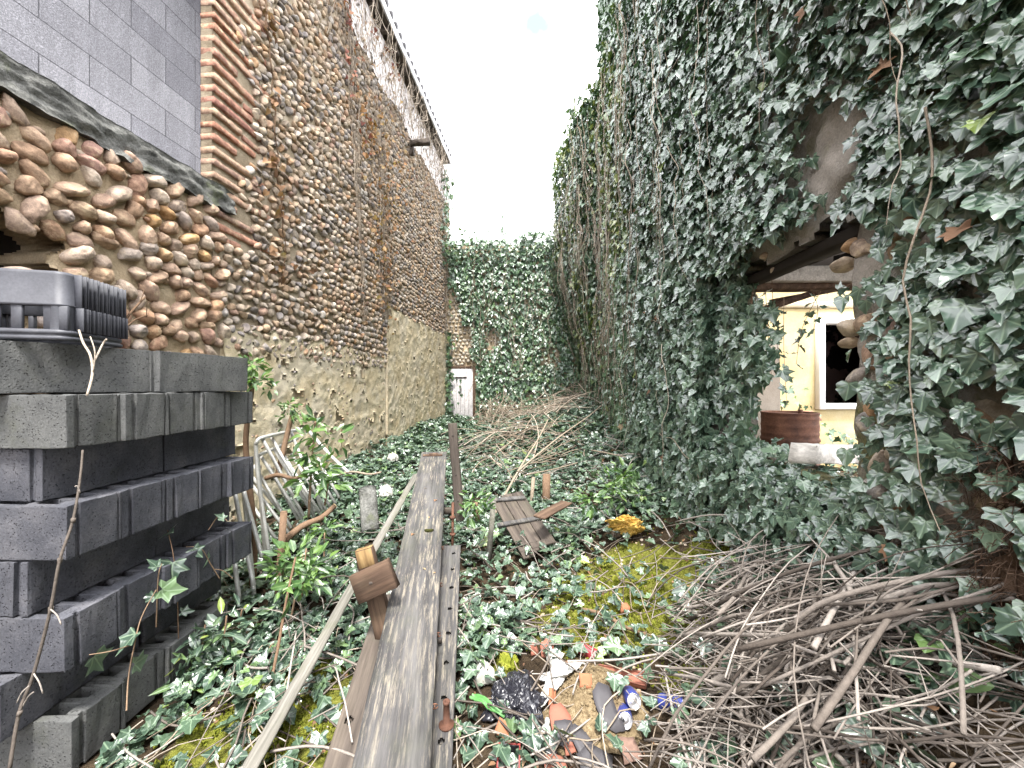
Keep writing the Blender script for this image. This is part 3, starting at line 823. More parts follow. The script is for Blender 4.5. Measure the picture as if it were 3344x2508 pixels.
lt = thing('lean_to_roof', 'dark lean-to roof of boards and beams inside the broken opening', 'roof', (2.6, 2.4, 2.6))
mb = MB()
for k in range(16):
    box(mb, (3.1, 1.35 + k * .145, 2.56 + .015 * k), (2.9, .13, .022), Matrix.Rotation(R.gauss(0, .02), 3, 'Y'), .002, R.random())
for k in range(5):
    box(mb, (2.0 + k * .5, 2.45, 2.49), (.07, 2.3, .09), Matrix.Rotation(.1, 3, 'X'), .004, R.random())
box(mb, (3.2, 3.74, 2.72), (3.4, .03, .62), None, .003, .3); box(mb, (3.2, 3.76, 3.2), (3.4, .03, .5), None, .003, .3)  # dark end boards added to shut out bright sky under the roof
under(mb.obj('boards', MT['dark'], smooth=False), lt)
mb = MB(); box(mb, P(2680, 897, 3.0) + Vector((.1, 0, 0)), (1.7, .09, .115), None, .006, cuts=8, rough=.002)
under(mb.obj('white_beam', MT['wood_white'], smooth=False), lt)
mb = MB(); box(mb, P(2680, 934, 3.08) + Vector((.1, 0, 0)), (1.7, .12, .06), Matrix.Rotation(-.02, 3, 'Y'), .006, cuts=8, rough=.002)
a, b = P(2480, 1015, 3.2), P(2720, 935, 3.3); box(mb, (a + b) / 2, (.06, (b - a).length, .05), frame(b - a), .004, .3)
a, b = P(2520, 985, 3.3), P(2760, 940, 3.5); box(mb, (a + b) / 2, (.05, (b - a).length, .04), frame(b - a), .004, .8)
under(mb.obj('brown_rafter', MT['wood_brown']), lt)

mb = MB()                                                           # low brick pier left of the yellow wall
for r_ in range(11):
    for k in range(2):
        box(mb, (3.82 + k * .23 + (r_ % 2) * .11, 5.42, .33 + r_ * .075), (.21, .11, .055), Matrix.Rotation(R.gauss(0, .03), 3, 'Z'), .006, R.random(), 2, .003)
o = mb.obj('brick_pier', MT['brick']); tag(o, 'crumbling low red brick pier behind the rusty drum', 'pier')
mb = MB(); box(mb, (3.06, 5.0, 1.1), (.66, .2, 1.9), None, .015, cuts=8, rough=.004)
tag(mb.obj('plastered_pillar', rough_mat('beige_plaster', [(.3, (.20, .17, .14)), (.7, (.28, .25, .21))], 3, 70, .3, .5, .006, .9, .1)), 'beige plastered pillar behind the rusty drum', 'pillar')

dm = thing('oil_drum', 'rusty ribbed steel drum standing inside the broken opening', 'drum', tuple(P(2577, 1582, 4.35)))
dm.location.z = .28; Hd = P(0, 1345, 4.35).z - .28; rd = .267
pr = [(rd - .012, .0), (rd, .006), (rd, .02)]
for k in range(60):
    z = .03 + (Hd - .06) * k / 59; fz = z / Hd
    r_ = rd + .012 * math.exp(-((fz - .36) / .014) ** 2) + .012 * math.exp(-((fz - .66) / .014) ** 2) + .005 * max(0, math.sin(fz * 62)) * (fz > .72) * (fz < .95)
    pr.append((r_, z))
pr += [(rd + .008, Hd - .012), (rd + .010, Hd - .004), (rd + .002, Hd), (rd - .008, Hd - .003), (rd - .012, Hd - .02)]
mb = MB(); lathe(mb, pr, 40); mb.obj('body', MT['rust'], dm)
mb = MB(); lathe(mb, [(0.001, Hd - .022), (rd - .012, Hd - .022)], 40); lathe(mb, [(.001, Hd - .022), (.022, Hd - .022), (.022, Hd + .03), (.001, Hd + .03)], 10, (.09, -.05, 0)); mb.obj('lid', MT['rust'], dm)

a, b = P(2608, 1478, 1.86), P(2830, 1478, 2.25)
mb = MB(); box(mb, (a + b) / 2 + Vector((.02, 0, -.005)), (.11, (b - a).length, .085), frame(b - a), .004, cuts=10, rough=.004)
tag(mb.obj('timber_beam', MT['wood_white'], smooth=False), 'short whitish timber with a split end lying on the sill of the opening', 'timber')

# ------------------------------------------------------------------ ivy
mbl, mbf, mby = MB(), MB(), MB()


def ivy_thick(y, z):
    t = .06 + .18 * fbm(y * 1.5, z * 1.5, 3, 4) + .10 * (fbm(y * 3.5, z * 3.5, 2, 6) - .5)
    t = t + (.6 * sstep(7.3, 8.4, y) + .4 * sstep(8.4, 10.6, y)) * (.18 + .62 * sstep(1.8, 4.6, z))
    t = t * (.6 + .4 * sstep(2.6, 3.6, y)); t = t * (1 - .92 * np.exp(-((y - 1.45) / .32) ** 2) * sstep(.7, 1.0, z) * (1 - sstep(2.5, 2.9, z)))
    return np.maximum(t * sstep(.3, 1.6, y + .0 * z) + .05, .045)


def ivy_bare(y, z):
    """1 where the wall shows"""
    b = np.exp(-(((y - 1.63) / .13) ** 2 + ((z - 2.46) / .20) ** 2)) * 2.2
    b = np.maximum(b, 1.35 * np.exp(-(((z - (2.13 + .06 * (y - 1.7))) / .085) ** 2)) * sstep(1.50, 1.6, y) * (1 - sstep(2.2, 2.4, y)))
    b = np.maximum(b, .75 * np.exp(-(((y - 1.05) / .16) ** 2 + ((z - 1.05) / .45) ** 2)))
    b = np.maximum(b, .8 * np.exp(-(((y - 1.36) / .12) ** 2 + ((z - 1.05) / .3) ** 2)))
    b = np.maximum(b, .6 * np.exp(-(((y - 1.3) / .10) ** 2 + ((z - 2.0) / .25) ** 2)))
    b = np.maximum(b, .97 * np.exp(-(((y - 1.50) / .13) ** 2)) * (z > 1.1) * (z < 2.15)); b = np.maximum(b, 1.0 * np.exp(-(((y - .98) / .07) ** 2 + ((z - 1.05) / .35) ** 2)))
    return b


def sample(n, y0, y1, z0, z1):
    return rng.uniform(y0, y1, n), rng.uniform(z0, z1, n)


def ivy_on_right(n, y0, y1, z0, z1, mb, size, bare_k=1.0, sheen=.8):
    y, z = sample(n, y0, y1, z0, z1)
    top = np.where(y < 4.5, np.interp(y, [2.4, 2.6, 4.4, 4.5], [4.6, 6.4, 6.6, 9]), 9.1); top = np.where(y < 7.4 + .25 * (fbm(z * 1.5, z * 0, 3, 8) - .5), top, 7.35 + .35 * (fbm(y * 1.4, y * 0, 3, 7) - .5) - .5 * sstep(9.6, 10.7, y))
    keep = (z < top) & (y < 10.75) & ~opening(y, z) & (rng.random(n) > ivy_bare(y, z) * bare_k)
    keep &= rng.random(n) < .42 + .9 * fbm(y * 2.3, z * 2.3, 3, 15)
    keep &= z > gh(RX(y) - .1, y) - .1
    y, z = y[keep], z[keep]; m = len(y)
    th = ivy_thick(y, z); lay = 1 - .75 * rng.random(m) ** 1.7
    o = th * lay + .01
    pos = np.stack(rw(y, z, o), -1)
    g = np.array(NR)[None]; up = np.array((0, 0, 1.))[None]
    nr = unit(g * rng.uniform(.5, 1.1, (m, 1)) + up * rng.uniform(.3, 1.1, (m, 1)) + np.array((0, -.30, 0)) + rng.normal(0, .25, (m, 3)))
    tp = unit(-up + g * rng.uniform(.1, .7, (m, 1)) + rng.normal(0, .32, (m, 3)))
    sz = size * rng.choice([.55, .75, .95, 1.15], m, p=[.18, .27, .35, .2]) * rng.uniform(.85, 1.15, m)
    rn = np.clip(rng.beta(1.6, 2.2, m) * .85 + .25 * (fbm(y * 1.3, z * 1.3, 2, 30) - .5) + (rng.random(m) > .975) * .35, 0, 1)
    if mb is mbl: leaves2(mb, pos, nr, tp, sz, rn)
    else: leaves(mb, pos, nr, tp, sz, IVY, rn)


ivy_on_right(17000, .15, 2.9, .5, 4.6, mbl, .063)
ivy_on_right(18500, 2.7, 5.0, .3, 7.5, mbl, .078)
ivy_on_right(22000, 4.8, 10.75, .3, 9.1, mbf, .094)
ivy_on_right(9000, 7.0, 10.75, 2.5, 7.6, mbf, .096)
ivy_on_right(1500, 6.8, 8.5, 7.0, 9.1, mbf, .11)
# lighter yellowish ivy where the mass steps down
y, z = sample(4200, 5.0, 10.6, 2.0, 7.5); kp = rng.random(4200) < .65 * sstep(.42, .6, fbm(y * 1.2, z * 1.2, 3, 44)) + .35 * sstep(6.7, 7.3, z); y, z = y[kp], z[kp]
o = ivy_thick(y, z) + .02
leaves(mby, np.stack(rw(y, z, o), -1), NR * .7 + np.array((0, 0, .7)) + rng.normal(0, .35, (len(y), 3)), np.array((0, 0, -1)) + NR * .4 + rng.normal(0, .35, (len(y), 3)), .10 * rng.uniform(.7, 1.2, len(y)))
# fringe that overhangs the far end and the tops
for (y0, y1, z0, z1, n) in ((10.3, 10.9, 1.2, 7.0, 1500), (7.2, 10.7, 7.0, 7.5, 900), (7.1, 7.5, 7.2, 9.1, 700)):
    y, z = sample(n, y0, y1, z0, z1); o = ivy_thick(y, z) * rng.uniform(.1, 1.08, n)
    leaves(mbf, np.stack(rw(y, z, o), -1), NR * .5 + np.array((0, 0, .6)) + rng.normal(0, .5, (n, 3)), np.array((0, 0, -.7)) + rng.normal(0, .6, (n, 3)), .11 * rng.uniform(.6, 1.2, n))

mbd = MB(); ivy_on_right(420, .3, 10.5, .6, 7, mbd, .06)
iv = thing('ivy', 'dense glossy dark green ivy covering the whole tall right wall', 'ivy', (RX(3), 3, .4))
mbs = MB()


def strand(mb, y, z, ln, r0, side=rw, thick=ivy_thick, n=10, ex=.09, drift=.12):
    if side is rw and 1.3 < y < 2.9 and z - ln < 2.3: return
    pts = []; yy = y; o0 = R.uniform(.0, ex)
    for k in range(n + 1):
        f = k / n; zz = z - ln * f
        yy += R.gauss(0, drift * ln / n)
        pts.append(Vector([float(v) for v in side(yy, zz, float(thick(np.array(yy), np.array(zz))) + o0 + R.gauss(0, .012))]))
    tube(mb, smooth_path(pts, 2), [r0, r0 * .8, r0 * .4], 4, R.random(), False)


for k in range(260):                                                # the curtain of bare hanging stems
    y = R.choice((R.uniform(6.0, 10.5), R.uniform(7.2, 9.8), R.uniform(4.2, 8)))
    z = R.uniform(2.2, 7.2); ln = R.uniform(.7, 2.8); strand(mbs, y, min(z, 7.0), min(ln, z - .4), R.uniform(.003, .0065), drift=.22)
for k in range(70):
    y = R.uniform(1.0, 5.5); z = R.uniform(1.6, 6.5); strand(mbs, y, z, min(R.uniform(.5, 1.8), z - .7), R.uniform(.0018, .0035), drift=.2)
for k in range(60):                                                 # wandering cross stems
    y, z = R.uniform(1.2, 9.5), R.uniform(.9, 6); pts = []
    if y < 3.6 and z < 2.9: continue
    dy, dz = R.gauss(0, .14), R.uniform(-.12, .1)
    for j in range(7):
        pts.append(Vector([float(v) for v in rw(y, z, float(ivy_thick(np.array(y), np.array(z))) + R.uniform(.0, .03))])); y += dy + R.gauss(0, .05); z += dz + R.gauss(0, .05)
    tube(mbs, smooth_path(pts, 2), [R.uniform(.002, .0045), .002], 4, R.random(), False)
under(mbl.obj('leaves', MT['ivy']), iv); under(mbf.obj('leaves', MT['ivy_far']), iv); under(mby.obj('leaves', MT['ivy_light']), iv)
under(mbs.obj('stems', MT['vine']), iv); under(mbd.obj('dead_leaves', MT['dead']), iv)
# old woody ivy trunk up the near end of the wall
mb = MB()
for k in range(5):
    pts = [Vector([float(v) for v in rw(.86 + .035 * k + R.gauss(0, .02) + .03 * math.sin(j * 1.3 + k), .35 + j * .12, .04 + R.uniform(-.01, .02))]) for j in range(9)]
    tube(mb, smooth_path(pts, 3), [.025, .02, .014], 8, R.random())
for k in range(1300):                                               # hairy rootlets
    y = R.uniform(.84, 1.1); z = R.uniform(.5, 1.3); p = Vector([float(v) for v in rw(y, z, R.uniform(.05, .09))])
    d = Vector(NR) * R.uniform(.2, 1) + Vector((R.gauss(0, .6), R.gauss(0, .6), R.gauss(-.1, .7)))
    tube(mb, [p, p + d * .016, p + d * .03 + Vector((0, 0, -.008))], .0011, 3, R.random(), False)
under(mb.obj('trunk', MT['rough_bark']), iv)

# the curtain of leaves over the left part of the opening
mb = MB(); m = 1100; y = rng.uniform(2.20, 2.95, m); z = rng.uniform(.95, 2.2, m)
k = (y > 2.44 + .05 * (fbm(z * 5, z * 0, 2, 3) - .5)) | ((z > 1.50 + .12 * (fbm(y * 9, y * 0, 2, 7) - .5)) & (z < 1.95) & (rng.random(m) < .75)); y, z = y[k], z[k]; m = len(y)
leaves(mb, np.stack(rw(y, z, -.10 + rng.random(m) * .16), -1), NR * .6 + np.array((0, -.3, .6)) + rng.normal(0, .3, (m, 3)), np.array((0, 0, -1)) + NR * .3 + rng.normal(0, .3, (m, 3)), .08 * rng.uniform(.55, 1.2, m), IVY, rng.beta(1.6, 2.2, m) * .85)
under(mb.obj('leaves', MT['ivy']), iv)
mb = MB(); m = 380; y = rng.uniform(1.5, 2.95, m); z = 1.0 + rng.normal(0, .035, m) + .04 * (y > 2.1)
leaves2(mb, np.stack(rw(y, z, rng.uniform(-.2, .08, m)), -1), NR * .4 + np.array((0, -.2, .9)) + rng.normal(0, .3, (m, 3)), np.array((0, -.2, -.5)) + NR * .6 + rng.normal(0, .45, (m, 3)), .07 * rng.uniform(.55, 1.2, m), rng.beta(1.6, 2.2, m) * .85)
under(mb.obj('leaves', MT['ivy']), iv)
# strands with small leaves that hang in the opening
mb = MB(); ml = MB()


def leafy_strand(pts, mbs_, mbl_, leaf=.05, gap=.05, r=.002, up=(0, -.6, .6), shape=IVY):
    sp = smooth_path(pts, 5); tube(mbs_, sp, [r, r * .6], 4, R.random(), False)
    acc = 0; L = []
    for a, b in zip(sp, sp[1:]):
        acc += (b - a).length
        if acc > gap:
            acc = 0; L.append(b)
    if not L: return
    p = np.array([v[:] for v in L]); m = len(p)
    tp = unit(np.array((0, 0, -.5)) + rng.normal(0, .7, (m, 3))); nr = unit(np.array(up) + rng.normal(0, .35, (m, 3)))
    leaves(mbl_, p + tp * .01, nr, tp, leaf * rng.uniform(.6, 1.25, m), shape, np.clip(rng.normal(.4, .2, m), 0, 1))


for x0, y0, x1, y1, d in ((2640, 930, 2655, 1080, 2.3), (2680, 950, 2600, 1190, 2.5), (2560, 970, 2570, 1330, 2.45), (2470, 960, 2480, 1260, 2.42), (2500, 950, 2520, 1240, 2.45), (2520, 900, 2545, 1180, 2.46), (2450, 980, 2455, 1200, 2.40), (2480, 1000, 2500, 1150, 2.43), (2790, 920, 2700, 960, 1.9)):
    m = P((x0 + x1) / 2 + R.uniform(-25, 25), (y0 + y1) / 2, d)
    leafy_strand([P(x0, y0, d), m, P(x1, y1, d)], mb, ml, .058, .05)
for k in range(6):
    x = R.uniform(2450, 2530); leafy_strand([P(x, 930 + R.uniform(0, 60), 2.44), P(x + R.uniform(-15, 15), 1080, 2.43), P(x + R.uniform(-20, 20), R.uniform(1160, 1260), 2.42)], mb, ml, .065, .045)
t = thing('hanging_ivy', 'thin ivy strands dangling in front of the yellow wall', 'ivy', tuple(P(2640, 1300, 2.45)))
under(ml.obj('leaves', MT['ivy']), t); under(mb.obj('stems', MT['bark']), t)
ml = MB(); m = 300                                                   # ivy at the foot of the yellow wall
x = rng.uniform(3.2, 5.4, m); z = .25 + rng.random(m) ** 1.5 * np.interp(x, [3.2, 3.9, 4.3, 5.4], [1.2, 1.3, .6, .62])
leaves(ml, np.stack([x, 5.5 - rng.uniform(0, .35, m), z], -1), np.array((0, -.7, .7)) + rng.normal(0, .35, (m, 3)), np.array((0, -.3, -1)) + rng.normal(0, .4, (m, 3)), .085 * rng.uniform(.6, 1.2, m))
t = thing('low_ivy', 'ivy bush growing at the foot of the yellow wall under its window', 'ivy', (4.2, 5.45, .28))
under(ml.obj('leaves', MT['ivy_far']), t)

# ivy on the back wall
mb = MB(); n = 8500
x = rng.uniform(-1.75, 2.4, n); z = rng.uniform(.45, 5.75, n)
top = 5.52 + .28 * (fbm(x * 2.1, x * 0, 3, 3) - .5) + .25 * sstep(-.2, .6, x) * (1 - sstep(1.2, 2.0, x))
bare = ((x < -1.58) & (z < 4.2)) | ((x < -1.42 - .2 * (fbm(z * 3, z * 0, 2, 4) - .5)) & (z < 3.9)) | ((x < -1.12 + .15 * (fbm(z * 3, z * 0, 2, 9) - .5)) & (z < 3.15)) | ((x < -.98) & (z < 2.2))
bare |= (np.hypot((x + .55) / .16, (z - 2.75) / .38) < 1) & (rng.random(n) < .85)
bare |= (np.hypot((x - 1.15) / .22, (z - 2.3) / .3) < 1) & (rng.random(n) < .6)
k = (z < top) & ~bare; x, z = x[k], z[k]; m = len(x)
th = .10 + .16 * fbm(x * 1.8, z * 1.8, 3, 2) + .12 * sstep(4.6, 5.5, z)
pos = np.stack([x, BY - th * (1 - .8 * rng.random(m) ** 1.8) - .02, z], -1)
leaves(mb, pos, np.array((0, -.62, .62)) + rng.normal(0, .27, (m, 3)), np.array((0, -.4, -1)) + rng.normal(0, .26, (m, 3)), .112 * rng.uniform(.6, 1.2, m), IVY, np.clip(rng.beta(2, 2.4, m) + .15 * (fbm(x * 2, z * 2, 2, 5) - .5), 0, .97))
mo = MB(); n = 260; x = rng.uniform(-1.5, 2.2, n); z = 5.45 + rng.random(n) ** 2 * .4
leaves(mo, np.stack([x, BY + rng.uniform(-.25, .35, n), z], -1), rng.normal(0, 1, (n, 3)) + np.array((0, -.4, .6)), rng.normal(0, 1, (n, 3)) + np.array((0, 0, -.4)), .10 * rng.uniform(.5, 1.1, n))
ms = MB()
pts = [P(1640, 765, 11), P(1648, 730, 11), P(1645, 705, 11), P(1652, 690, 11)]; leafy_strand(pts, ms, mo, .09, .05, .004)
for j in range(60):
    x = R.uniform(-1.2, 2.3); z = R.uniform(2.0, 5.5); q = [Vector((x + R.gauss(0, .03) * i, BY - .28 - R.uniform(0, .05), z - i * R.uniform(.12, .3))) for i in range(6)]
    tube(ms, smooth_path(q, 2), .005, 4, R.random(), False)
for j in range(14):
    x = R.choice((-.55, 1.15)) + R.gauss(0, .12); q = [Vector((x + R.gauss(0, .02), BY - .12, 3.1 - i * .22)) for i in range(6)]
    tube(ms, smooth_path(q, 2), .008, 4, R.random(), False)
bi = thing('ivy', 'even sheet of mid green ivy hanging over the far end wall above the door', 'ivy', (.4, BY - .2, .5))
under(mb.obj('leaves', MT['ivy_far']), bi); under(mo.obj('leaves', MT['ivy_far']), bi); under(ms.obj('stems', MT['vine']), bi)

# narrow ivy in the corner between the house and the back wall, and under the end of the eave
mb = MB(); m = 520; y = rng.uniform(10.2, 10.95, m); z = .5 + rng.random(m) * 6.8
k = (rng.random(m) < np.interp(z, [.5, 1.8, 2.5, 4.5, 5.5, 7.3], [1, .9, .45, .35, .8, .9])) & ((z > 4.8) | (y > 10.65)); y, z = y[k], z[k]; m = len(y)
leaves(mb, np.stack(lw(y, z, .05 + rng.random(m) * .22), -1), NL * .6 + np.array((0, -.4, .6)) + rng.normal(0, .35, (m, 3)), np.array((0, 0, -1)) + rng.normal(0, .4, (m, 3)), .11 * rng.uniform(.6, 1.2, m))
m = 160; x = rng.uniform(-1.86, -1.72, m); z = rng.uniform(.5, 3.0, m)
leaves(mb, np.stack([x + (rng.random(m) < .12) * rng.uniform(0, .4, m), BY - .14 - rng.random(m) * .12, z], -1), np.array((0, -.7, .5)) + rng.normal(0, .3, (m, 3)), np.array((0, 0, -1)) + rng.normal(0, .4, (m, 3)), .10 * rng.uniform(.6, 1.2, m))
ms = MB()
for j in range(7):
    strand(ms, 10.7, R.uniform(4, 7), 3.2, .006, lw, lambda y, z: .06 + 0 * y)
t = thing('ivy', 'narrow ivy climbing the house corner left of the door', 'ivy', (LX(10.8), 10.8, .5))
under(mb.obj('leaves', MT['ivy_far']), t); under(ms.obj('stems', MT['vine']), t)

# ------------------------------------------------------------------ dry creepers on the house wall
def lwp(px, py, o=.06):
    k = (px - CX) / F; d = (-2.87 + o) / (k - SL)
    return P(px, py, d)


def creeper(label, lines, leafspec, mat, r=.004, stems='vine'):
    ms, ml = MB(), MB()
    for ln in lines:
        pts = []
        for (a, b), (c, d) in zip(ln, ln[1:]):
            for t in range(4): pts.append(lwp(a + (c - a) * t / 4 + R.gauss(0, 4), b + (d - b) * t / 4, .05 + R.uniform(0, .05)))
        pts.append(lwp(*ln[-1])); tube(ms, smooth_path(pts, 3), [r, r * .7], 4, R.random(), False)
    for (px, py, sx, sy, n, s) in leafspec:
        p = np.array([lwp(min(R.gauss(px, sx), 1420), R.gauss(py, sy), .06 + R.uniform(0, .08))[:] for _ in range(n)])
        leaves(ml, p, NL + np.array((0, -.3, .4)) + rng.normal(0, .5, (n, 3)), np.array((0, 0, -.8)) + rng.normal(0, .5, (n, 3)), s * rng.uniform(.6, 1.2, n), HEART, None, .3, .4)
    z0 = min(float(v[:, 2].min()) for v in ms.v)
    p0 = lwp(*lines[0][-1]); t = thing('dry_creeper', label, 'creeper', (p0.x, p0.y, z0))
    under(ms.obj('stems', MT[stems]), t); under(ml.obj('leaves', MT[mat]), t)


creeper('single dry creeper with brown leaves running down beside the brick quoin', [[(868, 0), (885, 180), (893, 330), (905, 520), (912, 660), (925, 760), (935, 860), (920, 930)], [(850, 0), (880, 120)]],
        [(880, 60, 12, 40, 14, .07), (893, 330, 10, 20, 10, .07), (905, 560, 14, 40, 12, .075), (915, 660, 14, 30, 8, .09), (905, 870, 20, 40, 14, .07), (1000, 880, 30, 30, 8, .06)], 'dead', .007, 'bark')
creeper('broad orange leaved creeper hanging down the middle of the cobbled house', [[(1235 + R.gauss(0, 25), 330 + R.uniform(-80, 80)), (1240 + R.gauss(0, 25), 620), (1255 + R.gauss(0, 20), 900), (1262 + R.gauss(0, 14), 1040)] for k in range(16)],
        [(1235, 420, 32, 60, 50, .07), (1250, 560, 28, 90, 60, .07), (1270, 700, 28, 70, 36, .07), (1240, 800, 20, 60, 36, .07), (1265, 930, 16, 70, 56, .07), (1290, 620, 22, 60, 16, .07)], 'orange_leaf')
creeper('red leaved creeper trailing below the whitewashed band', [[(1130 + R.gauss(0, 22), 0), (1150 + R.gauss(0, 22), 180), (1165 + R.gauss(0, 20), 330), (1180 + R.gauss(0, 18), 470)] for k in range(9)],
        [(1135, 40, 10, 40, 18, .065), (1155, 170, 12, 40, 14, .06), (1160, 290, 10, 30, 12, .06), (1215, 130, 12, 30, 8, .06), (1200, 430, 18, 50, 14, .06), (1290, 230, 10, 30, 14, .07), (1270, 170, 10, 20, 5, .06)], 'red_leaf')
creeper('pale leafless stems hanging straight down left of the orange creeper', [[(1165 + R.gauss(0, 9), 250 + R.uniform(0, 200)), (1172 + R.gauss(0, 9), 600), (1182 + R.gauss(0, 8), 900), (1190 + R.gauss(0, 8), 1050)] for k in range(8)] + [[(1110, 380), (1112, 560), (1120, 640)], [(1330, 600), (1350, 900)], [(1060, 430), (1062, 600)]],
        [(1180, 1000, 8, 60, 8, .05)], 'dead', .0045)
ms = MB()
for k in range(150):                                                # tangle under the eave
    f = R.random(); y = 5.6 + 5.0 * f ** .8; z = 7.5 + R.uniform(-.1, .12); o = R.uniform(.06, .28); pts = []
    ln = R.uniform(.3, 1.0) * (1.2 - .5 * f)
    for j in range(6):
        pts.append(eave(y, z, o)); z -= ln / 5; y += R.gauss(0, .09); o = max(.04, o + R.gauss(-.01, .03))
    tube(ms, smooth_path(pts, 2), R.uniform(.003, .006), 4, R.uniform(.5, 1), False)
for k in range(130):                                                # fine bare network over the whitewash
    y = R.uniform(4.8, 10.8); z = R.uniform(6.3, 7.4); pts = []
    for j in range(6): pts.append(eave(y, z, .055 + R.uniform(0, .03))); z -= R.uniform(.05, .2); y += R.gauss(.0, .07)
    tube(ms, smooth_path(pts, 2), R.uniform(.002, .004), 3, R.uniform(.3, .9), False)
t = thing('dry_creeper', 'tangle of bare whitish creeper stems hanging from the eave', 'creeper', (LX(7.5), 7.5, 6.3))
under(ms.obj('stems', MT['vine']), t)

# ------------------------------------------------------------------ the stack of hollow concrete blocks
def block_mesh(name, L, W, H, holes, mat, notch=True):
    """hollow block, long along Y: grooved ends, open cells in the top"""
    xs = sorted(set([-W / 2, -W / 2 + .03, -.012, .012, W / 2 - .03, W / 2, W * .26, W * .36, -W * .44, -W * .41]))
    ys = [-L / 2, -L / 2 + .012, -L / 2 + .06, -.10, -.06, .06, .10, L / 2 - .06, L / 2 - .012, L / 2]
    solid = np.ones((len(xs) - 1, len(ys) - 1), bool); deep = np.zeros_like(solid)
    for i in range(len(xs) - 1):
        for j in range(len(ys) - 1):
            x = (xs[i] + xs[i + 1]) / 2; y = (ys[j] + ys[j + 1]) / 2
            if notch and abs(y) > L / 2 - .012 and (W * .26 < x < W * .36 or -W * .44 < x < -W * .41): solid[i, j] = False
            if holes and .012 < abs(x) < W / 2 - .03 and (abs(y) < .06 or .10 < abs(y) < L / 2 - .06): deep[i, j] = True
    bm = bmesh.new(); cache = {}
    def vtx(x, y, z):
        k = (round(x, 5), round(y, 5), round(z, 5))
        if k not in cache: cache[k] = bm.verts.new((x + R.gauss(0, .0018), y + R.gauss(0, .0018), z + R.gauss(0, .0014)))
        return cache[k]
    def face(*p):
        try: bm.faces.new([vtx(*q) for q in p])
        except ValueError: pass
    nx, ny = solid.shape; zb = -H / 2; zt = H / 2; zm = zt - .15
    topz = lambda i, j: None if not (0 <= i < nx and 0 <= j < ny and solid[i, j]) else (zm if deep[i, j] else zt)
    for i in range(nx):
        for j in range(ny):
            t = topz(i, j)
            if t is None: continue
            x0, x1, y0, y1 = xs[i], xs[i + 1], ys[j], ys[j + 1]
            face((x0, y0, t), (x1, y0, t), (x1, y1, t), (x0, y1, t)); face((x0, y1, zb), (x1, y1, zb), (x1, y0, zb), (x0, y0, zb))
            for (di, dj, a, b) in ((-1, 0, (x0, y1), (x0, y0)), (1, 0, (x1, y0), (x1, y1)), (0, -1, (x0, y0), (x1, y0)), (0, 1, (x1, y1), (x0, y1))):
                n = topz(i + di, j + dj)
                lo = zb if n is None else n
                if lo < t - 1e-6: face((*a, lo), (*b, lo), (*b, t), (*a, t))
    bmesh.ops.recalc_face_normals(bm, faces=bm.faces)
    me = bpy.data.meshes.new(name); bm.to_mesh(me); bm.free(); me.materials.append(mat); return me


BLK = [block_mesh('concrete_block', .495, .198, .193, True, MT['block']) for _ in range(3)]
BLM = [block_mesh('concrete_block', .495, .198, .193, True, MT['block_mossy']) for _ in range(2)]
ORD = ['nearest', 'second', 'third', 'fourth', 'farthest']
LAY = ['topmost', 'second', 'third', 'fourth', 'fifth', 'sixth', 'seventh', 'bottom']
GRP = 'concrete blocks of the stack'


def blk(x, y, z, rz, label, mossy_=False, tilt=0.):
    o = bpy.data.objects.new('concrete_block', R.choice(BLM if mossy_ else BLK)); COL.objects.link(o)
    o.location = (x + R.gauss(0, .003), y + R.gauss(0, .003), z); o.rotation_euler = (tilt, R.gauss(0, .003), rz + R.gauss(0, .006))
    tag(o, label, 'concrete block', GRP)


for li in range(8):
    zt = 1.62 - .2 * li; zc = zt - .1; my = li in (0, 1, 7)
    ly = LAY[li]
    if li == 0:
        blk(-1.86, 1.62, zc, -.30, 'mossy grey concrete block in the topmost layer under the black crate', True)
        blk(-1.70, 2.07, zc, -.16, 'mossy grey concrete block at the far end of the topmost layer', True)
        blk(-2.08, 1.60, zc, -.28, 'mossy concrete block under the crate, behind the topmost front one', True)
        blk(-2.0, 2.1, zc, -.18, 'mossy concrete block in the topmost layer nearest the stone wall', True)
    elif li % 2 == 1:                                               # ends towards the yard
        n = 5; x0 = -1.60 + (.0 if li < 7 else -.02); y0 = 1.37 + (0, .04, 0, .03, 0, .02, 0, .06)[li]
        for k in range(n):
            if li == 7 and k > 3: continue
            blk(x0 - .25 + (0, -.012, .006, -.008, .003)[(k + li) % 5], y0 + .1 + k * .2005, zc, PI / 2 + (PI if R.random() < .5 else 0), f'grooved concrete block end in the {ly} layer of the stack, {ORD[k]} from us'.replace('nearest from us', 'nearest us').replace('farthest from us', 'farthest from us'), my)
    else:                                                           # long sides towards the yard
        x0 = -1.735 + (0, 0, 0, 0, .0, 0, -.02, 0)[li]; y0 = 1.44 + (0, 0, 0, 0, -.05, 0, -.10, 0)[li]
        for k in range(2):
            blk(x0 - .1, y0 + .25 + k * .502, zc, 0, f'plain sided concrete block in the shaded {ly} layer, ' + ('near end' if k == 0 else 'far end'), my)
            blk(x0 - .305, y0 + .25 + k * .502, zc, 0, f'plain concrete block in the {ly} layer behind the ' + ('near front one' if k == 0 else 'far front one'), my)

# ------------------------------------------------------------------ black bottle crate, upside down on the stack
cr_c = P(215, 1093, 1.46); ya = .245
cr = thing('plastic_crate', 'dusty black plastic bottle crate upturned on the block stack', 'crate', (cr_c.x, cr_c.y, 1.622)); cr.rotation_euler = (0, 0, ya)
CW, CD, CH = .42, .30, .262                                         # the near right corner is the origin; the box runs to -X and +Y


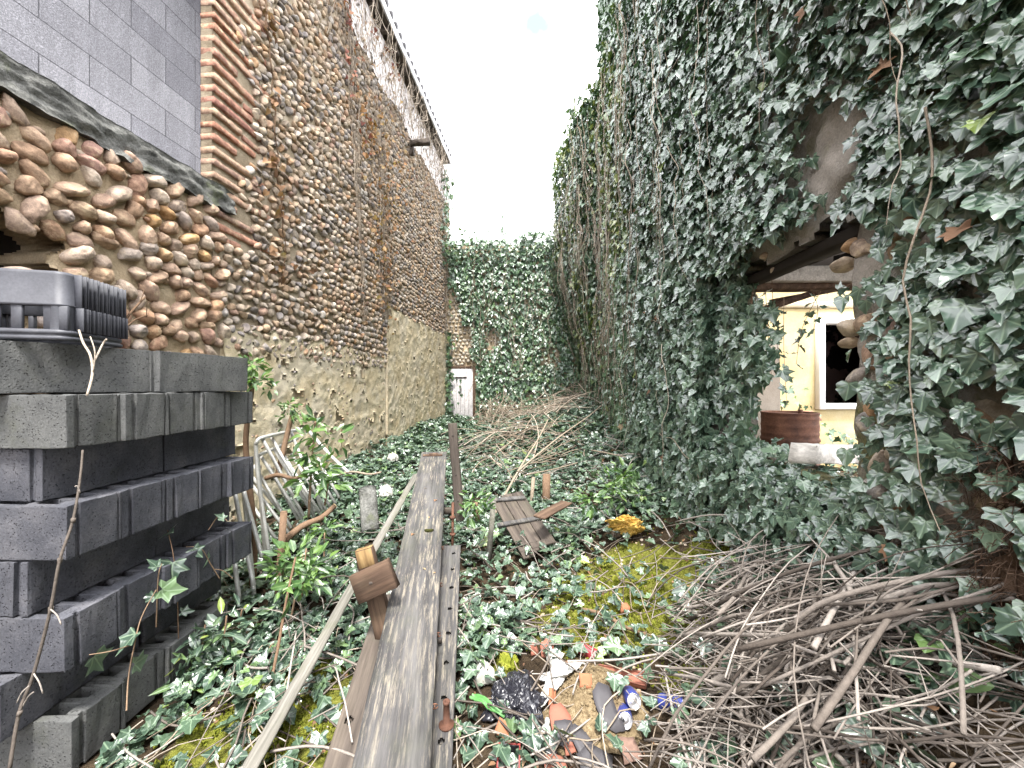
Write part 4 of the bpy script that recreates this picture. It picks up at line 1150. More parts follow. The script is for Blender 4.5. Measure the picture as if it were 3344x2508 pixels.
def rrect(w, d, r, n=5):
    pts = []
    for (cx, cy, a0) in ((-r, r, -PI / 2), (-r, d - r, 0), (-w + r, d - r, PI / 2), (-w + r, r, PI)):
        for k in range(n + 1):
            a = a0 + PI / 2 * k / n; pts.append((cx + r * math.cos(a), cy + r * math.sin(a)))
    return pts


def ring(mb, prof, n=5, r=.035):
    """profile of (inset, z): rounded rectangles stacked up"""
    rows = []
    for ins, z in prof:
        rows.append([(x - ins if False else x, y, z) for x, y in [(-ins + px * (CW - 2 * ins) / CW, ins + py * (CD - 2 * ins) / CD) for px, py in rrect(CW, CD, r, n)]])
    m = len(rows[0]); V = np.array([p for rr in rows for p in rr])
    Fc = [(i * m + k, i * m + (k + 1) % m, (i + 1) * m + (k + 1) % m, (i + 1) * m + k) for i in range(len(rows) - 1) for k in range(m)]
    mb.add(V, Fc)


mb = MB()
ring(mb, [(.012, .0), (-.006, .0), (-.008, .012), (-.002, .016), (-.002, .022), (-.006, .024), (-.006, .036), (.006, .040), (.010, .042)])
mb.obj('rim', MT['crate'], cr)
mb = MB()
ring(mb, [(.010, .128), (.006, .132), (.006, .138), (.010, .141), (.012, .25), (.016, CH), (.03, CH + .002), (.035, CH - .004), (.03, .14), (.026, .128)])
mb.obj('shell', MT['crate'], cr)
mb = MB()                                                           # the open grille of the lower half: corner posts and bars on the near side
for x, wd in ((-.03, .075), (-.145, .034), (-.21, .034), (-.275, .034), (-.39, .06)):
    mb = MB(); box(mb, (x - .01, .018, .085), (wd, .014, .092), None, .003); mb.obj('grille_bar', MT['crate'], cr, False)
mb = MB(); lathe(mb, [(.034, .038), (.034, .135)], 24, (-.042, .042, 0))
for x, y in [(-CW + .015, y) for y in np.linspace(.05, .28, 6)] + [(x, CD - .015) for x in np.linspace(-.38, -.04, 6)]:
    m_ = MB(); box(m_, (x, y, .085), (.02, .02, .092), None, .003); m_.obj('grille_bar', MT['crate'], cr, False)
mb.obj('corner_post', MT['crate'], cr)
mb = MB()                                                           # the thin upright ribs of the long side
for k in range(14):
    y = .055 + k * (.235 / 13) + .004 * math.sin(k * 2.1)
    box(mb, (.000, y, .195), (.026, .0035, .13), None, .001); box(mb, (.004, y, .085), (.030, .0035, .092), None, .001)
mb.obj('rib', MT['crate'], cr, False)
mb = MB(); box(mb, (-.012, CD / 2 + .02, .085), (.006, CD - .1, .09), None, .001); mb.obj('side_panel', MT['crate'], cr, False)
mb = MB()
for x in np.linspace(-.36, -.06, 5): box(mb, (x, CD / 2, CH - .008), (.008, CD - .05, .012), None, .001)
for y in np.linspace(.06, .24, 4): box(mb, (-CW / 2, y, CH - .0065), (CW - .06, .008, .012), None, .001)
mb.obj('base_grid', MT['crate'], cr, False)
mb = MB(); pts = [(-.31, .011, .176), (-.31, .011, .222), (-.265, .011, .222), (-.265, .011, .176), (-.31, .011, .176)]
tube(mb, pts, .0015, 4); tube(mb, [(-.292, .011, .212), (-.283, .011, .214), (-.283, .011, .19)], .0012, 4)
mb.obj('moulded_mark', MT['crate'], cr)

# ------------------------------------------------------------------ the timber trestle down the middle
def board(name, label, cat, a, b, wd, th, mat, cuts=14, up=(0, 0, 1), bev=.004, rough=.0015, roll=0., loc=True):
    a, b = Vector(a), Vector(b); c = (a + b) / 2; fr = frame(b - a, up) @ Matrix.Rotation(roll, 3, 'Y')
    mb = MB(); box(mb, (0, 0, 0), (wd, (b - a).length, th), None, bev, .5, cuts, rough)
    o = mb.obj(name, mat, smooth=False); o.matrix_world = Matrix.Translation(c) @ fr.to_4x4()
    if label: tag(o, label, cat)
    return o


pa, pb = P(1279, 2508, 1.26), P(1418, 1480, 3.97); dd = (pb - pa) / (pb.y - pa.y)
bd = board('plank', 'long wide weathered grey plank sloping up the middle of the yard', 'plank', pa - dd * .35, pb, .25, .032, MT['wood_grey'], 40)
inv = bd.matrix_world.inverted()
Lp = (pb - pa + dd * .35).length
mb = MB(); box(mb, (-.01, Lp / 2 - .11, .022), (.19, .035, .014), None, .003); box(mb, (.0, Lp / 2 - .10, .0305), (.09, .03, .012), Matrix.Rotation(.05, 3, 'Z'), .003)
mb.obj('crosspiece', MT['wood_brown'], bd)
mb = MB()
for k in range(7):
    box(mb, (.128, -Lp / 2 + .55 + k * .33, -.005), (.004, .014, .014), None, .001)
    tube(mb, [(.128 + .012 * math.cos(a), -Lp / 2 + .55 + k * .33, -.005 + .012 * math.sin(a)) for a in np.linspace(.5, 6.0, 9)], .0022, 5)
mb.obj('screw_eye', MT['rust'], bd)
# small litter on the plank
mb = MB(); p = np.array([(bd.matrix_world @ Vector((x, y, .019)))[:] for x, y in ((.03, -.25), (.09, -.3), (.02, .3), (-.06, .1), (.06, .55), (-.03, .75))])
leaves(mb, p, np.array((0, 0, 1)) + rng.normal(0, .15, (6, 3)), rng.normal(0, 1, (6, 3)) * np.array((1, 1, .05)), .022 * rng.uniform(.6, 1.3, 6), HEART)
kind(mb.obj('fallen_leaves', MT['orange_leaf']), 'stuff')
b = Vector(bd.matrix_world @ Vector((.035, .13, .021)))
mb = MB(); V, Fc = PEB3[0]; mb.add(V * np.array((.026, .017, .010)) * (1 + .4 * rng.random((len(V), 1))) + np.array(b), Fc); tag(mb.obj('moss_clump', MT['dark_moss']), 'small dark moss clump on the weathered plank', 'moss')

# drilled planks: holes are real cells cut out of the sheet
def drilled(name, label, a, b, wd, th, holes, mat):
    a, b = Vector(a), Vector(b); L = (b - a).length; fr = frame(b - a)
    us = np.arange(-wd / 2, wd / 2 + 1e-6, wd / 26); vs = np.arange(-L / 2, L / 2, .0062)
    um, vm = np.meshgrid((us[:-1] + us[1:]) / 2, (vs[:-1] + vs[1:]) / 2, indexing='ij'); keep = np.ones(um.shape, bool)
    for (u, v, r) in holes: keep &= np.hypot(um - u, vm - (v - L / 2)) > r
    mb = MB(); slab(mb, us, vs, keep, lambda u, v: [u, v, th / 2 + .0015 * (fbm(u * 60, v * 6, 2, 1) - .5)], lambda u, v: [u, v, -th / 2 + 0 * u])
    o = mb.obj(name, mat, smooth=False); o.matrix_world = Matrix.Translation((a + b) / 2) @ fr.to_4x4(); return tag(o, label, 'plank')


ra, rb = Vector((-.205 - .08, 1.30, .075)), Vector((-.36 - .08, 2.72, .325))
hp = [(.0, .16 + .17 * k, .012) for k in range(8)]
p1 = drilled('drilled_plank', 'lower plank with a row of round bolt holes right of the wide plank', ra, rb, .16, .03, [(.035, v, r) for _, v, r in hp], MT['wood_grey'])
la, lb = Vector((-.66 + .085, 1.25, .05)), Vector((-.76 + .085, 2.25, .24))
drilled('drilled_plank', 'lower plank with one bolt hole left of the wide plank', la, lb, .17, .03, [(-.045, .31, .016), (.02, .66, .012)], MT['wood_dark'])
up1 = p1.matrix_world
mb = MB(); lathe(mb, [(.001, 0), (.03, 0), (.03, .006), (.013, .010), (.0125, .085), (.014, .087), (.014, .095), (.006, .096), (.0055, .05)], 16)
o = mb.obj('threaded_bolt', MT['rust']); o.location = P(1458, 2287, 1.52); o.location.z = (up1 @ Vector((.04, -.53, .016))).z; tag(o, 'rusty upright bolt with a round flange standing on the drilled plank', 'bolt')
mb = MB(); box(mb, (0, 0, .04), (.02, .10, .02), frame((1, .1, 0)), .003); o = mb.obj('metal_bracket', MT['iron']); o.location = up1 @ Vector((-.04, -.13, .0)); tag(o, 'small dark metal bracket across the gap beside the drilled plank', 'bracket')
t = thing('threaded_rod', 'rusty vertical threaded rod with nuts near the wooden post', 'rod', tuple(P(1478, 1838, 2.72)))
mb = MB(); tube(mb, [P(1479, 1640, 2.72), P(1477, 1838, 2.72)], .009, 8); under(mb.obj('rod', MT['rust']), t)
for yy in (1690, 1745, 1800, 1832):
    mb = MB(); lathe(mb, [(.001, -.008), (.02, -.008), (.02, .008), (.001, .008)], 6, P(1478, yy, 2.72)); under(mb.obj('nut', MT['rust'], smooth=False), t)
t = board('wooden_post', 'slim upright grey brown post at the far end of the wide plank', 'post', P(1477, 1382, 3.05), P(1503, 1700, 3.0), .066, .045, MT['wood_dark'], 8, (0, -1, 0))
mb = MB()
for k in (-.28, .02, .22): tube(mb, [(0, k, .0225), (0, k, .027)], .006, 8)
mb.obj('bolt_head', MT['iron'], t)
o = board('batten', 'short dark batten joining the post and the wide plank', 'batten', P(1440, 1668, 3.1), P(1500, 1668, 3.02), .05, .045, MT['wood_dark'], 2)
a, b = P(815, 2508, 1.38), P(1360, 1548, 3.85)
board('lath', 'long straight pale lath leaning from bottom left up to the wide plank', 'lath', a - (b - a) * .06, b, .066, .014, MT['wood_pale'], 30, (-.25, -.1, 1))
a, b = P(1190, 1790, 1.98), P(1262, 2085, 1.95)
t = board('wooden_stake', 'leaning brown stake with a bright sawn top beside the wide plank', 'stake', a, b, .088, .05, MT['wood_brown'], 6, (0, -1, .2))
L = (b - a).length; mb = MB(); box(mb, (0, -L / 2 - .0005, 0), (.082, .003, .044), None, .001); box(mb, (-.002, -L / 2 + .045, .0262), (.08, .085, .003), None, .001); mb.obj('sawn_end', MT['old_cut'], t)
a, b = P(1160, 1925, 1.90), P(1285, 1868, 1.90)
t = board('wooden_block', 'dark offcut board nailed across the leaning stake', 'offcut', a, b, .14, .045, MT['wood_brown'], 4, (-.08, -1, .1))
mb = MB(); V, Fc = PEB3[1]; mb.add(V * np.array((.009, .011, .004)) + np.array((.0, -.01, .0225)), Fc); mb.obj('knot', MT['wood_dark'], t)

# ------------------------------------------------------------------ galvanised tube hurdles behind the stack
Z5 = lambda x, y, d: P(700 + x * .392, 1300 + y * .392, d)
hd = thing('tube_frame', 'bent galvanised tube frame with a rounded corner standing nearest the block stack', 'metal frame', tuple(Z5(450, 1330, 2.85)))
mb = MB(); tube(mb, smooth_path([Z5(470, 1400, 2.85), Z5(370, 700, 2.95), Z5(347, 420, 3.0), Z5(352, 370, 3.0), Z5(372, 342, 3.02), Z5(420, 325, 3.06), Z5(560, 292, 3.3), Z5(735, 258, 3.6), Z5(775, 262, 3.62), Z5(800, 290, 3.62), Z5(960, 470, 3.5), Z5(1140, 640, 3.4)], 5), .0145, 10)
under(mb.obj('outer_tube', MT['tube']), hd)
for s in ([(405, 345, 3.05), (745, 985, 2.95)], [(470, 315, 3.2), (560, 480, 3.15), (840, 945, 3.05)], [(640, 285, 3.4), (900, 940, 3.2)]):
    mb = MB(); tube(mb, [Z5(*q) for q in s], .0125, 8); under(mb.obj('bar', MT['tube']), hd)
hd = thing('tube_frame', 'second galvanised tube frame leaning behind the bent one, with many slanting bars', 'metal frame', tuple(Z5(420, 1320, 2.9)))
mb = MB(); tube(mb, smooth_path([Z5(425, 1360, 2.9), Z5(378, 700, 3.0), Z5(362, 510, 3.04), Z5(372, 480, 3.05), Z5(405, 460, 3.08), Z5(540, 402, 3.3), Z5(690, 335, 3.5)], 5), .0135, 10)
under(mb.obj('outer_tube', MT['tube']), hd)
for s in ([(385, 480, 3.1), (730, 1010, 3.0)], [(500, 425, 3.2), (840, 1000, 3.1)], [(580, 480, 3.3), (880, 960, 3.15)], [(640, 465, 3.4), (930, 930, 3.25)], [(700, 455, 3.45), (960, 900, 3.3)], [(300, 640, 3.1), (560, 950, 3.05)], [(310, 720, 3.05), (640, 1150, 3.0)], [(290, 860, 3.0), (510, 1170, 2.95)], [(860, 500, 3.5), (1040, 830, 3.4)], [(330, 560, 3.08), (640, 1080, 3.0)], [(760, 480, 3.5), (1010, 880, 3.35)], [(450, 560, 3.2), (700, 1010, 3.05)]):
    mb = MB(); tube(mb, [Z5(*q) for q in s], .0125, 8); under(mb.obj('bar', MT['tube']), hd)
hd = thing('tube_frame', 'low galvanised tube frame against the block stack, its legs spread outwards', 'metal frame', tuple(Z5(300, 1600, 2.6)))
for s in ([(172, 790, 2.65), (235, 1130, 2.6), (330, 1560, 2.5)], [(238, 755, 2.7), (330, 1080, 2.65), (400, 1330, 2.6)], [(245, 790, 2.72), (300, 1300, 2.62), (330, 1640, 2.55)], [(170, 1380, 2.5), (210, 1700, 2.45)]):
    mb = MB(); tube(mb, smooth_path([Z5(*q) for q in s], 4), .0135, 8); under(mb.obj('bar', MT['tube']), hd)
mb = MB(); tube(mb, [Z5(172, 790, 2.65), Z5(240, 752, 2.7)], .0135, 8); under(mb.obj('outer_tube', MT['tube']), hd)

# ------------------------------------------------------------------ ground cover
STACK = lambda x, y: (x < -1.52) & (y < 2.45)
AVOID = [(G(1960, 2290), .30), (G(1690, 2290), .22), (G(2140, 2250), .16)]


def ivy_density(x, y):
    d = np.interp(y, [.6, 1.5, 2.2, 3.0, 3.6, 5, 9, 10.8], [.45, .5, .55, .72, .9, .95, .8, .8])
    d = d * np.where(x > -.3, np.interp(y, [1, 2, 2.6, 3.4], [.40, .50, .55, 1]), 1)
    d = d * (1 - .75 * mossy(x, y))
    d = d * (.35 + 1.2 * sstep(.35, .6, fbm(x * 1.9, y * 1.9, 3, 51)))
    s = RX(y) - x
    d = d * np.where((s < .8) & (y < 1.9), .12, 1)
    # a dense low patch right of the trestle and left in front of the stack
    d = np.maximum(d, .95 * np.exp(-(((x + .12) / .22) ** 2 + ((y - 2.1) / .5) ** 2)))
    d = np.maximum(d, .95 * np.exp(-(((x + 1.15) / .28) ** 2 + ((y - 2.1) / .42) ** 2)))
    for p, r in AVOID: d = np.where(np.hypot(x - p.x, y - p.y) < r, .03, d)
    return d


mb = MB(); n = 64000
x = rng.uniform(-2.6, 2.2, n); y = .75 + 10.1 * rng.random(n) ** 1.25
keep = (rng.random(n) < ivy_density(x, y)) & (x > LX(y) + .03) & (x < RX(y) + .02) & ~STACK(x, y) & (y < 10.9) & (rng.random(n) < np.interp(y, [1, 3, 6, 10], [.75, .9, 1, .7]))
x, y = x[keep], y[keep]; m = len(x)
hgt = (.02 + .16 * fbm(x * 2.5, y * 2.5, 3, 61) * rng.random(m)) * np.interp(y, [1, 3, 6], [.75, 1.3, 1.8])
sz = np.interp(y, [.8, 2.5, 6, 10], [.062, .060, .068, .085]) * rng.choice([.6, .85, 1.05, 1.35], m, p=[.2, .3, .35, .15])
leaves2(mb, np.stack([x, y, gh(x, y) + hgt], -1), np.array((0, -.12, 1)) + rng.normal(0, .36, (m, 3)), rng.normal(0, 1, (m, 3)) * np.array((1, 1, .3)) + np.array((0, -.3, -.15)), sz, np.clip(rng.beta(1.7, 2.1, m) + .2 * (fbm(x * 1.3, y * 1.3, 2, 77) - .5), 0, 1))
m = 320; y = rng.uniform(.9, 2.3, m); x = RX(y) - .05 - np.abs(rng.normal(0, .45, m)); k = (x > .45) & (fbm(x * 4, y * 4, 2, 12) > .42); x, y = x[k], y[k]; m = len(x)
leaves2(mb, np.stack([x, y, gh(x, y) + rng.uniform(.06, .17, m)], -1), np.array((0, -.3, 1)) + rng.normal(0, .3, (m, 3)), rng.normal(0, 1, (m, 3)) * np.array((1, 1, .3)) + np.array((0, -.4, -.2)), .07 * rng.uniform(.6, 1.3, m), rng.beta(1.7, 2.1, m))
q = G(1700, 1760); m = 90; x = q.x + rng.normal(.02, .2, m); y = q.y + rng.normal(.1, .25, m)
leaves2(mb, np.stack([x, y, gh(x, y) + rng.uniform(.1, .2, m)], -1), np.array((0, -.2, 1)) + rng.normal(0, .3, (m, 3)), rng.normal(0, 1, (m, 3)) * np.array((1, 1, .3)), .075 * rng.uniform(.6, 1.2, m), rng.beta(1.7, 2.1, m))
kind(mb.obj('ground_ivy', MT['ground_ivy']), 'stuff')
mb = MB()                                                           # its runners
for k in range(420):
    yy = .9 + 8 * R.random() ** 1.5; xx = R.uniform(LX(yy) + .2, RX(yy) - .05)
    if STACK(np.array(xx), np.array(yy)): continue
    a = R.uniform(0, 2 * PI); pts = []
    for j in range(6):
        pts.append(Vector((xx, yy, float(gh(xx, yy)) + R.uniform(.01, .10)))); xx += math.cos(a) * .11; yy += math.sin(a) * .11; a += R.gauss(0, .4)
    tube(mb, smooth_path(pts, 2), R.uniform(.0015, .0035), 4, R.random(), False)
kind(mb.obj('ivy_runners', MT['vine']), 'stuff')
mb = MB(); n = 2000; y = .8 + 8 * rng.random(n) ** 1.6; x = rng.uniform(-2, 1.9, n); k = (x > LX(y) + .1) & (x < RX(y) - .02) & ~STACK(x, y); x, y = x[k], y[k]; m = len(x)
leaves(mb, np.stack([x, y, gh(x, y) + rng.uniform(.004, .05, m)], -1), np.array((0, 0, 1)) + rng.normal(0, .4, (m, 3)), rng.normal(0, 1, (m, 3)) * np.array((1, 1, .2)), .036 * rng.uniform(.4, 1.2, m), OVAL, None, .6, .8)
p = []                                                              # drifts of brown leaves
for (px, py, s, c) in ((2310, 1480, .16, 40), (2010, 1410, .2, 50), (2060, 1480, .2, 40), (2330, 1510, .12, 30), (2690, 1560, .1, 20), (1900, 1950, .12, 4), (2850, 2330, .12, 10)):
    q = G(px, py); p += [(q.x + R.gauss(0, s), q.y + R.gauss(0, s * 1.3)) for _ in range(c)]
p = np.array(p); m = len(p)
leaves(mb, np.stack([p[:, 0], p[:, 1], gh(p[:, 0], p[:, 1]) + rng.uniform(.04, .16, m)], -1), np.array((0, -.3, .8)) + rng.normal(0, .5, (m, 3)), rng.normal(0, 1, (m, 3)), .05 * rng.uniform(.5, 1.3, m), OVAL, None, .6, .8)
kind(mb.obj('fallen_leaves', MT['dead']), 'stuff')
mb = MB(); n = 9000; k0 = 0                                          # tufts of moss
x, y = [], []
for pnt, r in MOSSP:
    c = int(7000 * r * r); x.append(pnt.x + rng.normal(0, r * .5, c)); y.append(pnt.y + rng.normal(0, r * .5, c))
x = np.concatenate(x); y = np.concatenate(y); k = (fbm(x * 8, y * 8, 3, 71) > .47) & ~STACK(x, y); x, y = x[k], y[k]; m = len(x)
for j in range(3):
    leaves(mb, np.stack([x, y, gh(x, y) - .002], -1), rng.normal(0, 1, (m, 3)), np.array((0, 0, 1)) + rng.normal(0, .55, (m, 3)), rng.uniform(.008, .022, m), OVAL, None, .1, .4)
kind(mb.obj('moss', MT['moss']), 'stuff')
mb = MB()                                                           # crumbs and small stones in the soil
for k in range(500):
    yy = .8 + 3.2 * R.random() ** 1.4; xx = R.uniform(-1.5, RX(yy) - .1); b = R.choice(PEB2); s = R.uniform(.004, .016)
    mb.add(b[0] * np.array((s, s * R.uniform(.6, 1), s * .7)) + np.array((xx, yy, float(gh(xx, yy)) + s * .3)), b[1], R.random())
kind(mb.obj('gravel', MT['stone']), 'stuff')

# ------------------------------------------------------------------ brush piles
def stick_pts(c, ang, ln, pitch, n=7, wob=.03):
    d = Vector((math.cos(ang) * math.cos(pitch), math.sin(ang) * math.cos(pitch), math.sin(pitch))); s = d.orthogonal().normalized(); t = d.cross(s)
    b1, b2 = R.gauss(0, .08) * ln, R.gauss(0, .05) * ln; pts = []
    for k in range(n):
        f = k / (n - 1) - .5
        pts.append(Vector(c) + d * (f * ln) + s * (b1 * (f * f * 4 - 1) + R.gauss(0, wob * .12)) + t * (b2 * (f * f * 4 - 1) + R.gauss(0, wob * .12)))
    return pts


def clear_of_wall(pts, m=.03):
    for p in pts:
        lim = RX(p.y) - m
        if p.x > lim: p.x = lim - R.uniform(0, .02)
        if p.z < float(gh(p.x, p.y)) + .006: p.z = float(gh(p.x, p.y)) + .006
        if p.y < .62 and p.x < .75: p.y = .62
    return pts


PXDIR = lambda a: a
nst = 0
for k in range(300):
    u = R.random()
    yy = R.triangular(.85, 2.35, 1.35); s = abs(R.gauss(0, .36)); xx = RX(yy) - .06 - s
    if xx < .42 or s > np.interp(yy, [.85, 1.3, 1.7, 2.0, 2.4], [.82, .70, .42, .2, .1]): continue
    c = (xx, yy, float(gh(xx, yy)) + R.uniform(.03, .26))
    ang = R.choice((R.gauss(-.65, .30), R.gauss(-.65, .30), R.gauss(-.25, .3), R.gauss(.6, .35), R.gauss(1.9, .5), R.uniform(0, PI), R.uniform(0, PI)))
    # lie along the slope of the heap
    gx_ = (float(gh(xx + .1, yy)) - float(gh(xx - .1, yy))) / .2; gy_ = (float(gh(xx, yy + .1)) - float(gh(xx, yy - .1))) / .2
    pitch = math.atan(gx_ * math.cos(ang) + gy_ * math.sin(ang)) * .85 + R.gauss(0, .10)
    ln = R.uniform(.45, 1.25); r = R.choice((.0025, .003, .0035, .0045, .0055, .009))
    pts = clear_of_wall(smooth_path(stick_pts(c, ang, ln, pitch), 2))
    mid = pts[len(pts) // 2]; mb = MB(); tone = R.random(); tube(mb, [p - mid for p in pts], [r, r * .85, r * .5], 6, tone)
    for j in range(R.choice((0, 1, 1, 2, 3))):                      # knots and forks
        i = R.randrange(2, len(pts) - 2); a_ = pts[i] - mid; dv = (pts[i + 1] - pts[i]).normalized(); sd = (dv + Vector((R.gauss(0, .5), R.gauss(0, .5), R.gauss(.2, .35)))).normalized(); fl = R.uniform(.03, .22)
        tube(mb, [a_, a_ + sd * fl * .5 + Vector((0, 0, R.gauss(0, .008))), a_ + sd * fl], [r * .65, r * .4, r * .25], 5, tone)
    o = mb.obj('stick', MT['twig']); o.location = mid
    tag(o, 'thin bare dry stick in the tangled brush pile by the right wall', 'stick', 'dry sticks of the brush pile'); nst += 1
for (lab, pts, d0, d1, r, m) in (
    ('thick forked grey branch reaching left out of the brush pile', [(2310, 2240), (2400, 2195), (2560, 2160), (2720, 2130), (2850, 2085), (3000, 2045)], 1.62, 1.45, .013, 'twig'),
    ('long grey branch lying just below the forked one', [(2420, 2200), (2600, 2180), (2760, 2165), (2910, 2160)], 1.58, 1.45, .010, 'twig'),
    ('dark straight thick branch running down to the bottom right corner', [(2900, 2130), (3020, 2240), (3120, 2350), (3240, 2508), (3300, 2600)], 1.42, 1.08, .014, 'bark'),
    ('pale crooked yellowish branch standing nearly upright in the brush pile', [(2960, 2225), (2945, 2290), (2975, 2370), (3010, 2450), (3060, 2540)], 1.36, 1.2, .015, 'vine'),
    ('pale knotted root lying across the brush pile', [(2790, 2190), (2900, 2210), (2990, 2225), (3060, 2300), (3180, 2340)], 1.45, 1.25, .011, 'vine'),
    ('long thin stick arching from the drum side over the brush pile', [(2340, 2060), (2500, 2000), (2640, 1930), (2710, 1850), (2735, 1780)], 1.9, 1.95, .006, 'twig'),
    ('stick propped up towards the ivy wall above the brush pile', [(2880, 1935), (2960, 1895), (3070, 1835)], 1.45, 1.4, .008, 'vine'),
    ('long curved stick bridging the stump and the brush pile', [(2240, 1985), (2420, 1960), (2700, 1975), (2900, 2025), (3150, 2050), (3344, 2065)], 1.9, 1.2, .007, 'twig'),
    ('stick slanting up to the right edge above the brush pile', [(3080, 2100), (3160, 2020), (3250, 1920), (3350, 1830)], 1.3, 1.05, .007, 'vine'),
    ('short thick stub of branch at the right in the brush pile', [(3150, 2085), (3250, 2078), (3270, 2085)], 1.25, 1.22, .016, 'bark')):
    q = smooth_path([P(px, py, d0 + (d1 - d0) * i / (len(pts) - 1)) for i, (px, py) in enumerate(pts)], 6)
    mid = q[len(q) // 2]; mb = MB(); tube(mb, [p - mid for p in q], [r, r * 1.05, r * .85], 8, .7); o = mb.obj('branch', MT[m]); o.location = mid; tag(o, lab, 'branch')
mb = MB()
for k in range(620):                                                # fine twigs nobody could count
    yy = R.triangular(.8, 2.3, 1.2); s = abs(R.gauss(0, .45)); xx = RX(yy) - .04 - s
    if xx < .30 or s > np.interp(yy, [.85, 1.3, 1.7, 2.0, 2.4], [.9, .8, .6, .4, .2]): continue
    c = (xx, yy, float(gh(xx, yy)) + R.uniform(.01, .12)); ang = R.gauss(-.5, .9)
    tube(mb, clear_of_wall(smooth_path(stick_pts(c, ang, R.uniform(.2, .6), R.gauss(-.1, .25), 5), 2)), R.uniform(.0015, .0032), 4, R.random(), False)
for k in range(700):                                                # scattered over the whole yard
    yy = 1.1 + 7 * R.random() ** 1.3; xx = R.uniform(max(LX(yy) + .2, -1.4), RX(yy) - .05)
    c = (xx, yy, float(gh(xx, yy)) + R.uniform(.02, .06 + .03 * yy)); tube(mb, clear_of_wall(smooth_path(stick_pts(c, R.uniform(0, PI), R.uniform(.15, .7), R.gauss(0, .14), 5), 2)), R.uniform(.0015, .0045) * (1 + .1 * yy), 4, R.random(), False)
kind(mb.obj('fine_twigs', MT['twig']), 'stuff')
mb = MB()                                                           # dry canes heaped at the far end
for k in range(210):
    t = R.random()
    yy = R.gauss(8.6, 1.3); xx = R.gauss(.75, .65)
    if t < .25: yy = R.uniform(5.2, 8); xx = R.gauss(.25, .5)
    if xx > RX(yy) - .25 or xx < LX(yy) + .9: continue
    c = (xx, yy, float(gh(xx, yy)) + R.uniform(.03, .30)); ang = R.choice((R.gauss(.7, .35), R.gauss(1.0, .3), R.uniform(0, PI)))
    tube(mb, smooth_path(stick_pts(c, ang, R.uniform(.6, 2.2), R.gauss(.10, .16)), 2), R.uniform(.004, .010), 4, R.random(), False)
for k in range(200):                                                # tangle in front of the far wall
    xx = R.uniform(-.8, 2.1); yy = R.uniform(9.6, 10.7); c = (xx, yy, float(gh(xx, yy)) + R.uniform(.1, .6)); tube(mb, smooth_path(stick_pts(c, R.uniform(0, PI), R.uniform(.5, 1.3), R.gauss(.3, .5), 6, .1), 2), R.uniform(.004, .008), 4, R.random(), False)
kind(mb.obj('dry_canes', MT['vine']), 'stuff')
for (lab, a, b, d0, d1, r) in (
    ('long pale cane running from the shutter up towards the far brush', (1610, 1690), (1790, 1370), 3.9, 6.5, .014),
    ('second long pale cane crossing beside the first one', (1690, 1540), (1980, 1310), 4.6, 7.5, .012),
    ('thin cane lying across the ground ivy towards the drum', (1930, 1470), (2330, 1570), 5.2, 3.6, .008),
    ('thick sawn branch slanting up in front of the tube frames', (918, 1776), (1093, 1652), 2.6, 2.9, .024),
    ('short cut branch stub lying level among the tube frames', (868, 1562), (985, 1556), 2.9, 2.9, .017),
    ('dark rotten stick on the moss in front of the yellow bag', (2120, 1820), (2420, 1880), 3.1, 2.7, .018),
    ('dark stick lying across the moss right of the trestle', (1900, 1990), (2110, 2070), 2.5, 2.2, .012),
    ('pale thin branch resting level behind the tube frames', (1100, 1552), (1245, 1542), 3.3, 3.3, .010)):
    A, B = P(*a, d0), P(*b, d1); mid = (A + B) / 2; mb = MB()
    tube(mb, [p - mid for p in smooth_path([A, A.lerp(B, .35) + Vector((0, 0, .02)), A.lerp(B, .7) + Vector((.01, 0, -.01)), B], 4)], [r, r * .9, r * .75], 8, .5)
    o = mb.obj('branch', MT['bark' if 'sawn' in lab or 'dark' in lab or 'stub' in lab else 'vine']); o.location = mid; tag(o, lab, 'branch')
    if 'sawn' in lab or 'stub' in lab:
        e = B if 'sawn' in lab else A; dirn = (B - A).normalized() * (1 if 'sawn' in lab else -1)
        mb = MB(); tube(mb, [e - mid + dirn * .001, e - mid + dirn * .004], r * .8, 10); mb.obj('sawn_end', MT['cut_wood'], o)

# ------------------------------------------------------------------ saplings, shoots and stumps
def sapling(label, stems, tufts, leaf=.07, mat='sapling', cat='sapling', bark='bark', kindname='sapling', up=.8):
    """stems: (points, radius); tufts: (point, count, spread)"""
    ms, ml = MB(), MB()
    for pts, r in stems: tube(ms, smooth_path(pts, 5), [r, r * .9, r * .7], 8, R.random())
    for p, c, s in tufts:
        d = unit(rng.normal(0, 1, (c, 3)) * np.array((1, 1, .55)) + np.array((0, 0, .25)))
        q = np.array(p[:])[None] + d * s * rng.uniform(.1, .9, (c, 1))
        leaves(ml, q, np.array((0, -.2, up)) + rng.normal(0, .35, (c, 3)) - d * .1, d + np.array((0, 0, -.15)) + rng.normal(0, .2, (c, 3)), leaf * rng.uniform(.6, 1.3, c), OVAL, None, .25, .3, .45)
    b = stems[0][0][-1] if stems[0][0][-1].z < stems[0][0][0].z else stems[0][0][0]
    t = thing(kindname, label, cat, tuple(b)); under(ms.obj('stem', MT[bark]), t); under(ml.obj('leaves', MT[mat]), t); return t


